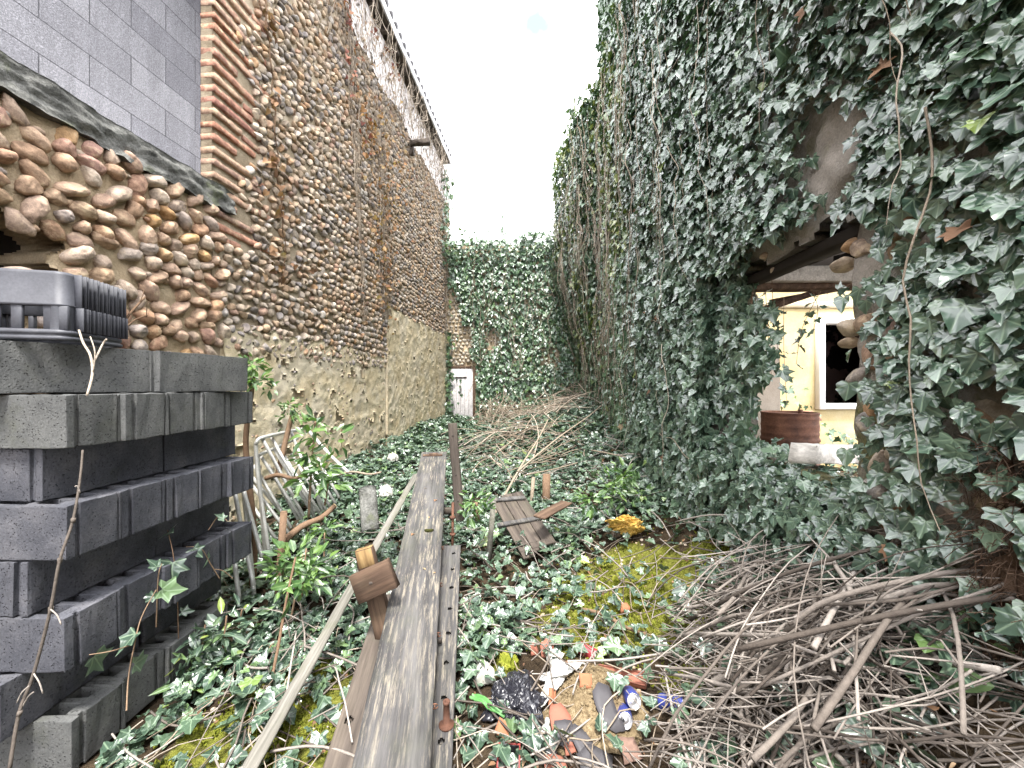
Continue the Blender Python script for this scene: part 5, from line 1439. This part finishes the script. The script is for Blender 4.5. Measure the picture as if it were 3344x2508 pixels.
Q = P
sapling('thin bare trunk beside the block stack with a bright leafy tuft on top', [([Q(815, 1990, 2.72), Q(832, 1780, 2.75), Q(812, 1560, 2.76), Q(803, 1430, 2.76), Q(822, 1275, 2.74), Q(826, 1215, 2.74)], .021)],
        [(Q(826, 1190, 2.74), 40, .07), (Q(790, 1250, 2.74), 34, .07), (Q(850, 1245, 2.72), 34, .08), (Q(820, 1230, 2.70), 24, .09), (Q(880, 1270, 2.75), 8, .06)], .062)
sapling('slanting cut stub behind the tube frames with a leafy rosette', [([Q(905, 1560, 3.2), Q(935, 1430, 3.3), Q(955, 1350, 3.35)], .024)], [(Q(948, 1325, 3.35), 26, .07), (Q(940, 1360, 3.3), 36, .13)], .062)
sapling('elder shoot with large compound leaves rising through the tube frames', [([Q(1008, 1690, 3.0), Q(1015, 1560, 3.0), Q(1025, 1440, 3.0), Q(1030, 1375, 3.0)], .010), ([Q(1060, 1650, 3.0), Q(1075, 1560, 3.0)], .008)],
        [(Q(1035, 1378, 3.0), 16, .07), (Q(1000, 1425, 2.95), 14, .14), (Q(1075, 1435, 2.95), 18, .15), (Q(1005, 1490, 2.95), 16, .10), (Q(1050, 1535, 2.92), 34, .13), (Q(1010, 1570, 2.9), 26, .13), (Q(1085, 1580, 2.9), 20, .12)], .095)
sapling('small bright sprout under the sawn branch', [([Q(1058, 1830, 2.7), Q(1060, 1740, 2.7)], .006)], [(Q(1062, 1732, 2.7), 22, .10), (Q(1030, 1760, 2.7), 10, .08)], .07)
sapling('broad leafy shoots between the tube frames and the stake', [([Q(935, 2100, 2.3), Q(990, 1810, 2.4)], .007), ([Q(985, 1950, 2.35), Q(1000, 1790, 2.4)], .006)],
        [(Q(960, 1830, 2.38), 44, .14), (Q(1020, 1850, 2.38), 40, .13), (Q(920, 1870, 2.35), 36, .13), (Q(990, 1900, 2.3), 36, .13)], .085)
sapling('bushy green seedlings growing against the foot of the block stack', [([Q(640, 2250, 1.95), Q(670, 2040, 2.0)], .005), ([Q(720, 2200, 1.95), Q(740, 2010, 2.0)], .005), ([Q(770, 2120, 2.1), Q(790, 1990, 2.1)], .005)],
        [(Q(640, 2110, 1.95), 36, .12), (Q(720, 2070, 2.0), 44, .13), (Q(680, 2180, 1.9), 44, .13), (Q(760, 2150, 1.95), 30, .12), (Q(590, 2160, 1.9), 24, .10), (Q(780, 2030, 2.1), 24, .10), (Q(620, 2250, 1.85), 26, .12)], .07, 'ground_ivy')
sapling('slim dark leaning stem with sparse leaves in front of the stack', [([Q(862, 2330, 1.75), Q(905, 2130, 1.9), Q(935, 1960, 2.05), Q(965, 1820, 2.2)], .008)], [(Q(945, 1920, 2.1), 10, .1)], .07)
sapling('short stub with yellow green leaves right of the post', [([Q(1560, 1700, 3.0), Q(1555, 1640, 3.0)], .018)], [(Q(1550, 1640, 2.98), 34, .11), (Q(1530, 1670, 2.95), 22, .09), (Q(1585, 1660, 2.95), 18, .08)], .065)
sapling('pale rounded leafed bush behind the yellow bag', [([Q(2030, 1660, 3.7), Q(2040, 1590, 3.7)], .010)], [(Q(2000, 1600, 3.6), 70, .22), (Q(2080, 1620, 3.6), 60, .2), (Q(1930, 1640, 3.5), 50, .18), (Q(2040, 1560, 3.7), 40, .16)], .08)
sapling('upright seedlings with whorled leaves beside the right brush pile', [([Q(2570, 1950, 2.1), Q(2600, 1790, 2.1)], .006), ([Q(2500, 1930, 2.15), Q(2520, 1800, 2.15)], .004)], [(Q(2600, 1785, 2.1), 26, .06), (Q(2580, 1830, 2.08), 34, .11), (Q(2515, 1810, 2.15), 16, .07), (Q(2620, 1850, 2.05), 16, .10)], .075)
sapling('pale green bent shoot with heart leaves at the bottom right', [([Q(2902, 2462, 1.12), Q(2960, 2430, 1.12), Q(3040, 2405, 1.12), Q(3130, 2400, 1.12)], .006)], [], .1, bark='ivy_light') if False else None
ms, ml = MB(), MB(); tube(ms, smooth_path([Q(2902, 2462, 1.12), Q(2960, 2425, 1.12), Q(3040, 2400, 1.13), Q(3130, 2402, 1.14)], 5), .005, 8)
pp = np.array([Q(3062, 2405, 1.12)[:], Q(2960, 2440, 1.10)[:], Q(3160, 2460, 1.08)[:], Q(3300, 2410, 1.1)[:], Q(3345, 2360, 1.1)[:]])
leaves(ml, pp, np.array([(0, -.9, .5), (.1, -.5, .9), (0, -.4, .9), (0, -.8, .5), (.2, -.6, .6)]), np.array([(.1, -.1, -1), (-.3, -.4, -.6), (.2, -.5, -.5), (0, -.2, -1), (-.1, -.2, -1)]), np.array((.075, .08, .06, .09, .08)), HEART, np.array((.9, .95, .9, .3, .2)), .12, .1)
t = thing('shoot', 'pale green bent shoot with heart shaped leaves across the brush pile', 'shoot', tuple(Q(2902, 2462, 1.12))); under(ms.obj('stem', MT['ivy_light']), t); under(ml.obj('leaves', MT['ivy_light']), t)


def stump(label, px, py, d, r, h, lean=(0, 0), top='cut_wood', bark='bark'):
    p = P(px, py, d); z0 = float(gh(p.x, p.y)) - .03; mb = MB(); a = Vector((p.x - lean[0], p.y - lean[1], min(z0, p.z - h)))
    tube(mb, [a, a.lerp(p, .5) + Vector((R.gauss(0, .004), 0, 0)), p], [r * 1.25, r, r * .97], 10); t = thing('stump', label, 'stump', tuple(a))
    under(mb.obj('trunk', MT[bark]), t); mb = MB(); u = (p - a).normalized(); tube(mb, [p + u * .0005, p + u * .004], [r * .9, r * .86], 10); under(mb.obj('sawn_top', MT[top]), t)


stump('short stump with a bright yellow sawn top beside the moss', 2388, 1935, 2.35, .037, .10)
stump('dark barked stump standing at the left edge of the brush pile', 2475, 1975, 2.1, .024, .13, top='bark')
stump('tall thin brown stub leaning in front of the tube frames', 927, 1672, 2.55, .022, .25, (.04, 0), 'bark')
stump('weathered grey stub leaning beside the wooden shutter', 1612, 1640, 3.1, .022, .25, (.05, 0), 'wood_pale', 'wood_pale')
stump('thin yellowish stub behind the wooden shutter', 1742, 1560, 4.2, .02, .2, (.04, 0), 'vine', 'vine')
stump('mossy brown stump among canes behind the shutter', 1785, 1550, 4.3, .045, .2, (0, 0), 'bark')

# loose ivy over the blocks
ms, ml = MB(), MB()
Z7 = lambda x, y, d: P(x * .6077, 1500 + y * .6077, d)
for s in ([(960, 1000, 1.9), (955, 780, 1.9), (945, 620, 1.85), (925, 480, 1.84), (900, 380, 1.9)], [(1180, 640, 2.1), (1130, 560, 2.05), (1080, 480, 2.0), (1000, 470, 1.95)], [(840, 900, 1.75), (850, 640, 1.7), (870, 560, 1.7)], [(680, 1350, 1.45), (690, 1180, 1.5), (720, 1010, 1.5), (760, 850, 1.55), (840, 700, 1.6)], [(700, 1000, 1.5), (600, 1030, 1.42), (480, 1050, 1.4)], [(1120, 380, 2.1), (1180, 300, 2.15), (1220, 330, 2.15)], [(1250, 640, 2.2), (1200, 600, 2.15), (1150, 590, 2.1)]):
    leafy_strand([Z7(a, b, c) for a, b, c in s], ms, ml, .085, .13, .0028, (.3, -.5, .7))
t = thing('ivy', 'loose ivy trailing over the lower blocks of the stack', 'ivy', tuple(Z7(960, 1300, 1.7))); under(ml.obj('leaves', MT['ground_ivy']), t); under(ms.obj('stems', MT['bark']), t)
ms = MB()
tube(ms, smooth_path([P(30, 2520, 1.12), P(62, 2330, 1.15), P(110, 2200, 1.18), P(165, 1990, 1.2), P(195, 1830, 1.22), P(238, 1700, 1.26), P(262, 1560, 1.3), P(270, 1470, 1.33)], 5), [.0045, .004, .003], 8, .2)
for a, b in (((62, 2330), (110, 2260)), ((95, 2240), (55, 2295)), ((165, 1990), (200, 2040)), ((262, 1610), (245, 1590)), ((110, 2200), (140, 2265))):
    p, q = P(*a, 1.16), P(*b, 1.15); tube(ms, smooth_path([p, p.lerp(q, .6) + Vector((0, 0, .01)), q], 3), .0018, 5, .8)
for yy in (2330, 1990, 1830, 1700): tube(ms, [P(np.interp(yy, [1700, 1830, 1990, 2330], [238, 195, 165, 62]), yy + 6, np.interp(yy, [1700, 2330], [1.26, 1.15])), P(np.interp(yy, [1700, 1830, 1990, 2330], [240, 197, 167, 66]), yy - 8, np.interp(yy, [1700, 2330], [1.26, 1.15]))], .006, 8, .3)
o = ms.obj('dead_cane', MT['twig']); tag(o, 'long jointed dry stem rising in front of the concrete blocks', 'cane')
ms = MB()
tube(ms, smooth_path([P(284, 1292, 1.36), P(302, 1220, 1.4), P(295, 1160, 1.42), P(272, 1120, 1.43), P(258, 1078, 1.45)], 4), [.0035, .004, .003], 8, .85)
tube(ms, smooth_path([P(305, 1215, 1.4), P(310, 1150, 1.4), P(295, 1100, 1.42)], 4), .002, 6, .8); tube(ms, smooth_path([P(308, 1180, 1.4), P(335, 1125, 1.45), P(348, 1108, 1.45)], 4), .003, 6, .9)
tag(ms.obj('dead_cane', MT['vine']), 'pale forked dry stem hanging below the black crate', 'cane')
ms = MB()
tube(ms, smooth_path([P(372, 1102, 1.72), P(420, 1030, 1.78), P(455, 990, 1.85), P(475, 970, 1.9)], 4), [.005, .004], 8, .1); tube(ms, smooth_path([P(405, 1075, 1.78), P(440, 1045, 1.85), P(480, 1030, 1.9)], 4), .0035, 6, .1)
tube(ms, smooth_path([P(455, 990, 1.85), P(470, 950, 1.88), P(456, 930, 1.9)], 3), .002, 5, .1); tube(ms, [P(478, 1035, 1.9), P(480, 990, 1.9), P(490, 985, 1.92)], .0015, 5, .1)
tag(ms.obj('dead_twig', MT['bark']), 'dark forked twig beside the crate in front of the stone wall', 'twig')

# ------------------------------------------------------------------ dumped rubbish
ZR = lambda x, y: (1400 + x * .4521, 1900 + y * .4521)


def GR(x, y, up=0.): return G(*ZR(x, y), up)


def crumple(mb, c, sx, sy, sz, seed, amp=.35, freq=3., sub=5, cut=None):
    V, Fc = ico(sub); a = fbm(V[:, 0] * freq + 9, V[:, 1] * freq + V[:, 2] * 2, 4, seed); b = np.abs(fbm(V[:, 0] * freq * 2 + V[:, 2], V[:, 1] * freq * 2, 3, seed + 3) - .5) * 2
    ang = np.arctan2(V[:, 1], V[:, 0]); k = 1 + .14 * np.sin(ang * 3 + seed) + .08 * np.sin(ang * 7 + seed * 2)
    W = V * (1 + amp * (a - .5) * 2)[:, None]; W[:, 0] *= k * sx; W[:, 1] *= k * sy
    W[:, 2] = np.maximum(V[:, 2], -.25) * sz * (.6 + 1.1 * a) + (.5 - b) * sz * .55
    mb.add(W + np.array(c), Fc, .5)


def ribbon(mb, pts, wd, th=.002, seed=1, crush=.3, n=10):
    sp = smooth_path(pts, 8); m = len(sp); A = []
    for i, p in enumerate(sp):
        t = (sp[min(i + 1, m - 1)] - sp[max(i - 1, 0)]).normalized(); s = t.cross(Vector((0, 0, 1))).normalized()
        w_ = wd if not hasattr(wd, '__len__') else float(np.interp(i / (m - 1), np.linspace(0, 1, len(wd)), wd))
        for k in range(n + 1):
            f = k / n - .5
            A.append(p + s * f * w_ + Vector((0, 0, crush * w_ * (float(fbm(f * 3.5 + 5, i * .22, 3, seed)) - .5))))
    A = np.array([a[:] for a in A]); I = np.arange(len(A)).reshape(m, n + 1); q = np.stack([I[:-1, :-1], I[1:, :-1], I[1:, 1:], I[:-1, 1:]], -1).reshape(-1, 4)
    N = len(A); B = A - np.array((0, 0, th)); mb.add(np.concatenate([A, B]), np.concatenate([q, q[:, ::-1] + N]))


def shard(name, label, cat, c, pts, th, mat, rot=(0, 0, 0), curve=0., group=None):
    """flat broken piece with an outline of its own, a little curved"""
    P2 = np.array(pts, float); D = []
    for (a, b) in zip(P2, np.roll(P2, -1, 0)):
        for t in (0, .34, .67): D.append(a + (b - a) * t + rng.normal(0, .03 * np.linalg.norm(b - a), 2) * (t > 0))
    D = np.array(D); n = len(D); ce = D.mean(0); inner = ce + (D - ce) * .5
    L = [D, inner, ce[None]]; T = np.vstack(L); z = curve * (T[:, 0] ** 2) * -1 + rng.normal(0, .0006, len(T))
    top = np.column_stack([T, z + th / 2]); bot = np.column_stack([T, z - th / 2]); N = len(T); Fc = []
    for k in range(n):
        j = (k + 1) % n
        Fc += [(k, j, n + j, n + k), (n + k, n + j, 2 * n), (N + j, N + k, N + n + k, N + n + j), (N + n + j, N + n + k, N + 2 * n), (j, k, N + k, N + j)]
    mb = MB(); mb.add(np.vstack([top, bot]), Fc); o = mb.obj(name, mat, smooth=False); o.location = c; o.rotation_euler = rot; return tag(o, label, cat, group)


sc_ = GR(1180, 870); Vs = []
mb = MB(); us = np.linspace(-.24, .24, 60); U, V = np.meshgrid(us, us, indexing='ij'); rr_ = np.hypot(U / .17 - .2 * V / .2, V / .22)
h = .10 * np.exp(-rr_ ** 2 * 1.1) + .03 * (fbm(U * 30, V * 30, 4, 4) - .5) * np.exp(-rr_ ** 2 * .6) - .012
I = np.arange(U.size).reshape(U.shape); q = np.stack([I[:-1, :-1], I[1:, :-1], I[1:, 1:], I[:-1, 1:]], -1).reshape(-1, 4)
mb.add(np.stack([sc_.x + U, sc_.y + V, gh(sc_.x + U, sc_.y + V) + h], -1).reshape(-1, 3), q)
for k in range(420):
    a, b = R.gauss(0, .09), R.gauss(0, .11); s = R.uniform(.003, .008); e = float(np.exp(-((a / .17) ** 2 + (b / .22) ** 2) * 1.1))
    bb = R.choice(PEB2); mb.add(bb[0] * s + np.array((sc_.x + a, sc_.y + b, float(gh(sc_.x + a, sc_.y + b)) + .10 * e - .010)), bb[1], .5)
kind(mb.obj('sand_heap', MT['sand']), 'stuff')

c = GR(640, 900); mb = MB(); crumple(mb, (c.x, c.y, c.z + .025), .13, .15, .05, 4, .30, 2.6, 6)
tag(mb.obj('bin_bag', MT['bag_black']), 'crumpled shiny black plastic bag in the rubbish left of the sand', 'bag')
c = GR(400, 735); mb = MB(); crumple(mb, (c.x, c.y, c.z + .03), .05, .045, .055, 9, .2, 1.5, 4); tag(mb.obj('plastic_sheet', MT['white_plastic']), 'whitish scrap of stained plastic behind the black bag', 'scrap')
mb = MB(); ribbon(mb, [GR(960, 500, .05), GR(900, 560, .06), GR(950, 610, .07), GR(900, 720, .07), GR(840, 830, .06), GR(800, 900, .04)], [.05, .07, .09, .07, .05, .02], .002, 3, .8)
ribbon(mb, [GR(1130, 590, .05), GR(1040, 600, .07), GR(960, 660, .075), GR(800, 680, .06)], [.02, .05, .06, .03], .002, 6, .9)
tag(mb.obj('white_sheet', MT['cloth_white']), 'crumpled strip of white sheeting trailing over the sand heap', 'sheet')
mb = MB(); ribbon(mb, [GR(310, 820, .04), GR(400, 860, .06), GR(470, 920, .06), GR(575, 970, .045)], [.03, .025, .03, .02], .003, 2, 1.2)
for k in range(0): tube(mb, smooth_path([GR(360 + 20 * k, 830 + 15 * k, .05), GR(380 + R.uniform(-60, 60), 930, .03), GR(400 + R.uniform(-60, 60), 1000, .015)], 3), .0022, 5)
tag(mb.obj('green_net', MT['green_plastic']), 'bright green plastic strap lying on the black bag', 'strap')
c = GR(570, 615); mb = MB(); crumple(mb, (c.x, c.y, c.z + .015), .05, .06, .05, 2, .3, 4, 5); tag(mb.obj('moss_clump', MT['moss']), 'vivid green moss clump behind the black bag', 'moss')

rot = lambda a, b, c_: (a, b, c_)
shard('tile_piece', 'squarish orange tile fragment standing on top of the sand heap', 'tile fragment', GR(1130, 715, .105), [(-.028, -.026), (.028, -.028), (.03, .026), (-.026, .028)], .012, MT['terracotta_orange'], (.9, 0, -.1))
shard('tile_piece', 'large flat red tile fragment at the front of the sand heap', 'tile fragment', GR(950, 985, .055), [(-.05, -.045), (.01, -.06), (.06, -.01), (.02, .055), (-.03, .05)], .010, MT['terracotta'], (.4, .1, .3), 1.5)
shard('tile_piece', 'small red tile fragment under the dark slates', 'tile fragment', GR(1015, 1185, .03), [(-.025, -.03), (.02, -.025), (.01, .04), (-.02, .03)], .010, MT['terracotta'], (.25, 0, .2), 1)
shard('tile_piece', 'pinkish red tile fragment at the bottom beside the logo packet', 'tile fragment', GR(915, 1318, .03), [(-.04, -.03), (.05, -.035), (.03, .02), (.005, .03), (-.04, .03)], .010, MT['terracotta'], (.3, .05, .1), 1)
shard('tile_piece', 'brownish tile fragment half hidden under sticks right of the slates', 'tile fragment', GR(1440, 1210, .03), [(-.05, -.03), (.03, -.05), (.05, .02), (-.01, .05)], .012, MT['tile'], (.3, -.1, .5), 1)
shard('tile_piece', 'upright curved red tile fragment behind the white sheet', 'tile fragment', GR(850, 480, .04), [(-.03, -.04), (.045, -.035), (.04, .03), (.0, .045), (-.035, .02)], .010, MT['terracotta'], (1.0, .1, .2), 3)
shard('tile_piece', 'small red tile fragment left of the upright curved one', 'tile fragment', GR(760, 485, .025), [(-.025, -.03), (.02, -.03), (.02, .03), (-.02, .02)], .010, MT['terracotta'], (.8, .2, .5), 2)
shard('tile_piece', 'ochre tile fragment lying on the front of the black bag', 'tile fragment', GR(535, 1070, .035), [(-.03, -.02), (.045, -.025), (.0, .03), (-.03, .035)], .010, MT['terracotta_orange'], (.5, .1, -.4), 1)
shard('tile_piece', 'orange chips buried in the left flank of the sand heap', 'tile fragment', GR(890, 835, .05), [(-.02, -.03), (.015, -.03), (.02, .03), (-.01, .035)], .012, MT['terracotta_orange'], (.7, .3, .2), 1)
shard('slate_piece', 'big rounded dark slate leaning on the right flank of the sand heap', 'slate', GR(1275, 885, .085), [(-.03, -.075), (.02, -.10), (.065, -.09), (.045, -.02), (.035, .07), (-.01, .085), (-.045, .05), (-.04, -.02)], .007, MT['slate'], (.45, .1, .1), 1)
shard('slate_piece', 'broken dark slate below the large red tile fragment', 'slate', GR(975, 1090, .045), [(-.045, -.03), (.0, -.05), (.045, -.02), (.04, .04), (-.03, .045)], .007, MT['slate'], (.35, 0, .1), 1)
shard('slate_piece', 'long dark slate piece running down from the broken one', 'slate', GR(1105, 1140, .04), [(-.035, -.05), (.03, -.06), (.045, .0), (.0, .06), (-.035, .05)], .007, MT['slate'], (.3, 0, .4), 1)
shard('slate_piece', 'lowest dark slate at the bottom of the rubbish heap', 'slate', GR(1195, 1270, .02), [(-.07, -.04), (.05, -.055), (.075, -.01), (.0, .05), (-.06, .03)], .007, MT['slate'], (.2, 0, .3), 1)
a, b = GR(1215, 600, .05), GR(1570, 670, .06); L = (b - a).length; mb = MB(); V = []; nseg = 10; nl = 8
for i in range(nl + 1):
    for k in range(nseg + 1):
        t = PI * k / nseg; r_ = .05 + .012 * i / nl; V.append((r_ * math.cos(t), (i / nl - .5) * L, r_ * math.sin(t) * .6))
V = np.array(V); I = np.arange(len(V)).reshape(nl + 1, nseg + 1); q = np.stack([I[:-1, :-1], I[1:, :-1], I[1:, 1:], I[:-1, 1:]], -1).reshape(-1, 4); V2 = V * np.array((.8, 1, .8)); N = len(V)
ed = [(I[i, 0], I[i + 1, 0], I[i + 1, 0] + N, I[i, 0] + N) for i in range(nl)] + [(I[i + 1, -1], I[i, -1], I[i, -1] + N, I[i + 1, -1] + N) for i in range(nl)] + [(I[e, k + 1], I[e, k], I[e, k] + N, I[e, k + 1] + N) for e in (0, -1) for k in range(nseg)]
mb.add(np.vstack([V, V2]), np.concatenate([q, q[:, ::-1] + N, np.array(ed)])); o = mb.obj('roof_tile', MT['terracotta']); o.matrix_world = Matrix.Translation((a + b) / 2 + Vector((0, 0, -.02))) @ (frame(b - a, (.3, -.3, 1)) @ Matrix.Rotation(PI * .9, 3, 'Y')).to_4x4()
tag(o, 'half round red roof tile lying under sticks behind the cans', 'roof tile')
o = shard('brick_lump', 'small orange brick lump on the moss', 'brick', G(*ZR(1410, 195), .02), [(-.03, -.025), (.03, -.025), (.028, .025), (-.028, .025)], .05, MT['terracotta_orange'], (.1, .05, .1))
for (x, y, s) in ((1130, 295, .03), (1700, 640, .035)):
    pass
shard('stone_chip', 'pale grey stone chip on moss behind the rubbish', 'stone', GR(1140, 290, .015), [(-.025, -.02), (.03, -.015), (.02, .02), (-.01, .025)], .025, MT['cloth_white'], (.2, .3, .1))


def can(label, c, axis, print_mat, crush=0., r=.033, L=.115, open_=False):
    t = thing('drink_can', label, 'can', tuple(c)); fr = frame(axis)
    M_ = fr @ Matrix.Rotation(-PI / 2, 3, 'X')
    def dent(V):
        V = np.array(V)
        if crush: V = V * (1 - crush * .5 * np.exp(-((V[:, 2:3] - L * .5) / .03) ** 2) * np.array((1, .3, 0))) + .004 * crush * np.sin(V[:, 2:3] * 160) * np.array((1, 1, 0))
        return V
    def part(name, prof, mat):
        m = MB(); lathe(m, prof, 28); m.v = [xf(dent(v), (0, 0, 0), M_) for v in m.v]; m.obj(name, mat, t)
    part('body', [(r * .86, .004), (r, .014), (r, L - .016), (r * .86, L - .004)], print_mat)
    part('lid', [(.001, L - .008), (r * .70, L - .008), (r * .74, L - .012), (r * .80, L - .010), (r * .84, L - .001), (r * .88, L), (r * .89, L - .004)], MT['alu'])
    part('base', [(.001, .010), (r * .55, .006), (r * .74, .0), (r * .86, .0045)], MT['alu'])
    if open_:
        m = MB(); lathe(m, [(.001, 0), (.009, 0), (.009, .001), (.001, .001)], 12); m.v = [xf(v + np.array((.010, 0, L - .0075)), (0, 0, 0), M_) for v in m.v]; m.obj('opening', MT['black_plastic'], t)
    return t


can('upper silver ended blue drink can on the right of the sand heap', GR(1470, 850, .045) + Vector((0, .06, -.02)), (-.05, -1, .45), MT['can_blue'], .0)
can('lower silver ended blue drink can below the upper one', GR(1440, 980, .035) + Vector((0, .06, -.02)), (-.25, -1, .4), MT['can_blue'], .5, open_=True)
can('blue and white drink can with a rusty lid under the sticks', GR(1770, 915, .03) + Vector((-.05, .04, 0)), (.8, -.5, .25), MT['can_blue'], .3)
can('crushed red drink can behind the white sheet', GR(1080, 460, .03), (.8, -.7, -.1), MT['can_red'], .9)
t = thing('plastic_bottle', 'small dirty white plastic bottle below the black bag', 'bottle', tuple(GR(830, 1180, .02))); fr = frame((.25, .9, .25)) @ Matrix.Rotation(-PI / 2, 3, 'X')
m = MB(); lathe(m, [(.001, 0), (.018, .001), (.022, .005), (.022, .055), (.017, .068), (.010, .074), (.010, .084)], 20); m.v = [xf(v, (0, 0, 0), fr) for v in m.v]; m.obj('body', MT['white_plastic'], t)
m = MB(); lathe(m, [(.001, .098), (.012, .098), (.012, .083), (.0105, .083)], 16); m.v = [xf(v, (0, 0, 0), fr) for v in m.v]; m.obj('cap', MT['cloth_white'], t)
mb = MB(); ribbon(mb, [GR(730, 1110, .03), GR(790, 1130, .035), GR(835, 1060, .04)], .025, .003, 8, .8); tag(mb.obj('plastic_scrap', MT['white_plastic']), 'curled cream plastic scrap beside the small bottle', 'scrap')
c = GR(580, 1320, .0); t = thing('plant_pot', 'square black plastic plant tray with a red rim at the bottom edge', 'plant tray', tuple(c)); fr = Matrix.Rotation(-.05, 3, 'Z') @ Matrix.Rotation(.35, 3, 'X')
m = MB()
for cc, ss in (((0, .036, .025), (.078, .004, .05)), ((0, -.036, .025), (.078, .004, .05)), ((.037, 0, .025), (.004, .068, .05)), ((-.037, 0, .025), (.004, .068, .05)), ((0, 0, .004), (.07, .068, .004))): box(m, xf([cc], (0, 0, 0), fr)[0], ss, fr, .001)
m.obj('body', MT['black_plastic'], t); m = MB()
for cc, ss in (((0, .039, .052), (.088, .006, .006)), ((0, -.039, .052), (.088, .006, .006)), ((.041, 0, .052), (.006, .072, .006)), ((-.041, 0, .052), (.006, .072, .006))): box(m, xf([cc], (0, 0, 0), fr)[0], ss, fr, .002)
m.obj('rim', MT['red_plastic'], t)
c = GR(845, 1262, .025); t = thing('packet', 'black plastic packet with a white oval printed mark', 'packet', tuple(c)); fr = Matrix.Rotation(-.3, 3, 'Z') @ Matrix.Rotation(.55, 3, 'X')
m = MB(); box(m, (0, 0, 0), (.085, .05, .012), fr, .005, .5, 6, .0015); m.obj('body', MT['black_plastic'], t); m = MB()
el = lambda rx, ry, cx=0, a0=0, a1=2 * PI, k=18: [fr @ Vector((cx + rx * math.cos(a), ry * math.sin(a), .0068)) for a in np.linspace(a0, a1, k)]
tube(m, el(.027, .013), .0018, 5)
for cx in (-.012, .0):
    tube(m, [fr @ Vector((cx + x, y, .0068)) for x, y in ((.005, .007), (-.002, .0075), (-.004, .004), (.0, .0), (.004, -.003), (.002, -.007), (-.005, -.007))], .0014, 5)
tube(m, [fr @ Vector((.012, y, .0068)) for y in (-.007, .007)], .0014, 5)
m.obj('printed_mark', MT['cloth_white'], t)

# yellow bag, shutter, odds and ends further back
c = P(2040, 1725, 3.25); mb = MB(); crumple(mb, (0, 0, 0), .12, .06, .12, 6, .6, 4., 6); o = mb.obj('yellow_bag', MT['bag_yellow']); o.location = c; o.rotation_euler = (.9, .3, .2); tag(o, 'crumpled bright yellow bag caught in the ivy', 'bag')
a, b = P(1655, 1620, 3.80), P(1765, 1800, 3.16); ax = (b - a); fr = frame(ax, (0, -.3, 1)); sh = thing('wooden_shutter', 'weathered dark board shutter with two battens lying in the ivy', 'shutter', tuple((a + b) / 2)); sh.rotation_euler = fr.to_euler(); L = ax.length
for k in range(3):
    mb = MB(); box(mb, (-.11 + k * .11, R.uniform(-.03, .03), 0), (.105, L * R.uniform(.95, 1.03), .022), None, .004, R.random(), 14, .0015); mb.obj('board', MT['wood_dark'], sh, False)
for k, y in enumerate((-.40 * L, .03 * L)):
    mb = MB(); box(mb, (.03 if k else .02, y, .024), (.42 if k else .34, .045, .024), Matrix.Rotation(-.10 if k else -.22, 3, 'Z'), .004, .7, 8, .0015); mb.obj('batten', MT['wood_grey'], sh, False)
board('board', 'reddish brown rotten board beside the shutter', 'board', P(1760, 1690, 3.2), P(1850, 1640, 3.5), .12, .02, MT['wood_brown'], 6)
c = P(1205, 1665, 3.0); mb = MB(); V = []; nl, ns = 8, 14
for i in range(nl + 1):
    for k in range(ns + 1):
        tt = -1.2 + 2.4 * k / ns; r_ = .07; V.append((r_ * math.sin(tt), (i / nl - .5) * .34, r_ * math.cos(tt)))
V = np.array(V); I = np.arange(len(V)).reshape(nl + 1, ns + 1); q = np.stack([I[:-1, :-1], I[1:, :-1], I[1:, 1:], I[:-1, 1:]], -1).reshape(-1, 4); N = len(V); V2 = V * np.array((.82, 1, .82))
ed = [(I[i, 0], I[i + 1, 0], I[i + 1, 0] + N, I[i, 0] + N) for i in range(nl)] + [(I[i + 1, -1], I[i, -1], I[i, -1] + N, I[i + 1, -1] + N) for i in range(nl)] + [(I[e, k + 1], I[e, k], I[e, k] + N, I[e, k + 1] + N) for e in (0, -1) for k in range(ns)]
mb.add(np.vstack([V, V2]), np.concatenate([q[:, ::-1], q + N, np.array(ed)])); o = mb.obj('roof_tile', MT['concrete']); o.matrix_world = Matrix.Translation(c) @ (frame((-.25, .5, .75), (.3, -.8, .3))).to_4x4(); tag(o, 'lichened grey half round tile propped up left of the lath', 'roof tile')
c = P(1285, 1500, 3.9); mb = MB(); crumple(mb, tuple(c), .05, .04, .045, 5, .3, 2.5, 5); tag(mb.obj('white_bag', MT['white_plastic']), 'small white plastic bag lying left of the far end of the plank', 'bag')
c = P(1258, 1612, 3.2); mb = MB(); crumple(mb, tuple(c), .05, .05, .05, 8, .3, 2.5, 5); tag(mb.obj('white_bag', MT['white_plastic']), 'dirty white plastic bag caught in ivy right of the grey tile', 'bag')
c = P(2545, 2150, 1.75); shard('white_scrap', 'white paper scrap among sticks left in the brush pile', 'scrap', c, [(-.03, -.02), (.04, -.02), (.02, .03), (-.015, .03)], .003, MT['cloth_white'], (.9, 0, .1))
shard('tile_piece', 'large brown tile fragment showing through the brush pile', 'tile fragment', P(2900, 2270, 1.5), [(-.05, -.06), (.05, -.05), (.06, .04), (-.04, .06)], .012, MT['tile'], (1.0, .2, .2), 1)
shard('tile_piece', 'small orange tile chip at the bottom of the brush pile', 'tile fragment', P(2425, 2445, 1.5), [(-.025, -.012), (.025, -.01), (.02, .015), (-.02, .012)], .01, MT['terracotta_orange'], (.6, .2, .2), 1)
shard('stone_slab', 'dark flat stone slab under the brush pile near the bottom', 'stone', P(2480, 2420, 1.5), [(-.16, -.10), (.12, -.12), (.18, .06), (-.08, .12)], .05, MT['slate'], (.35, .1, .3))
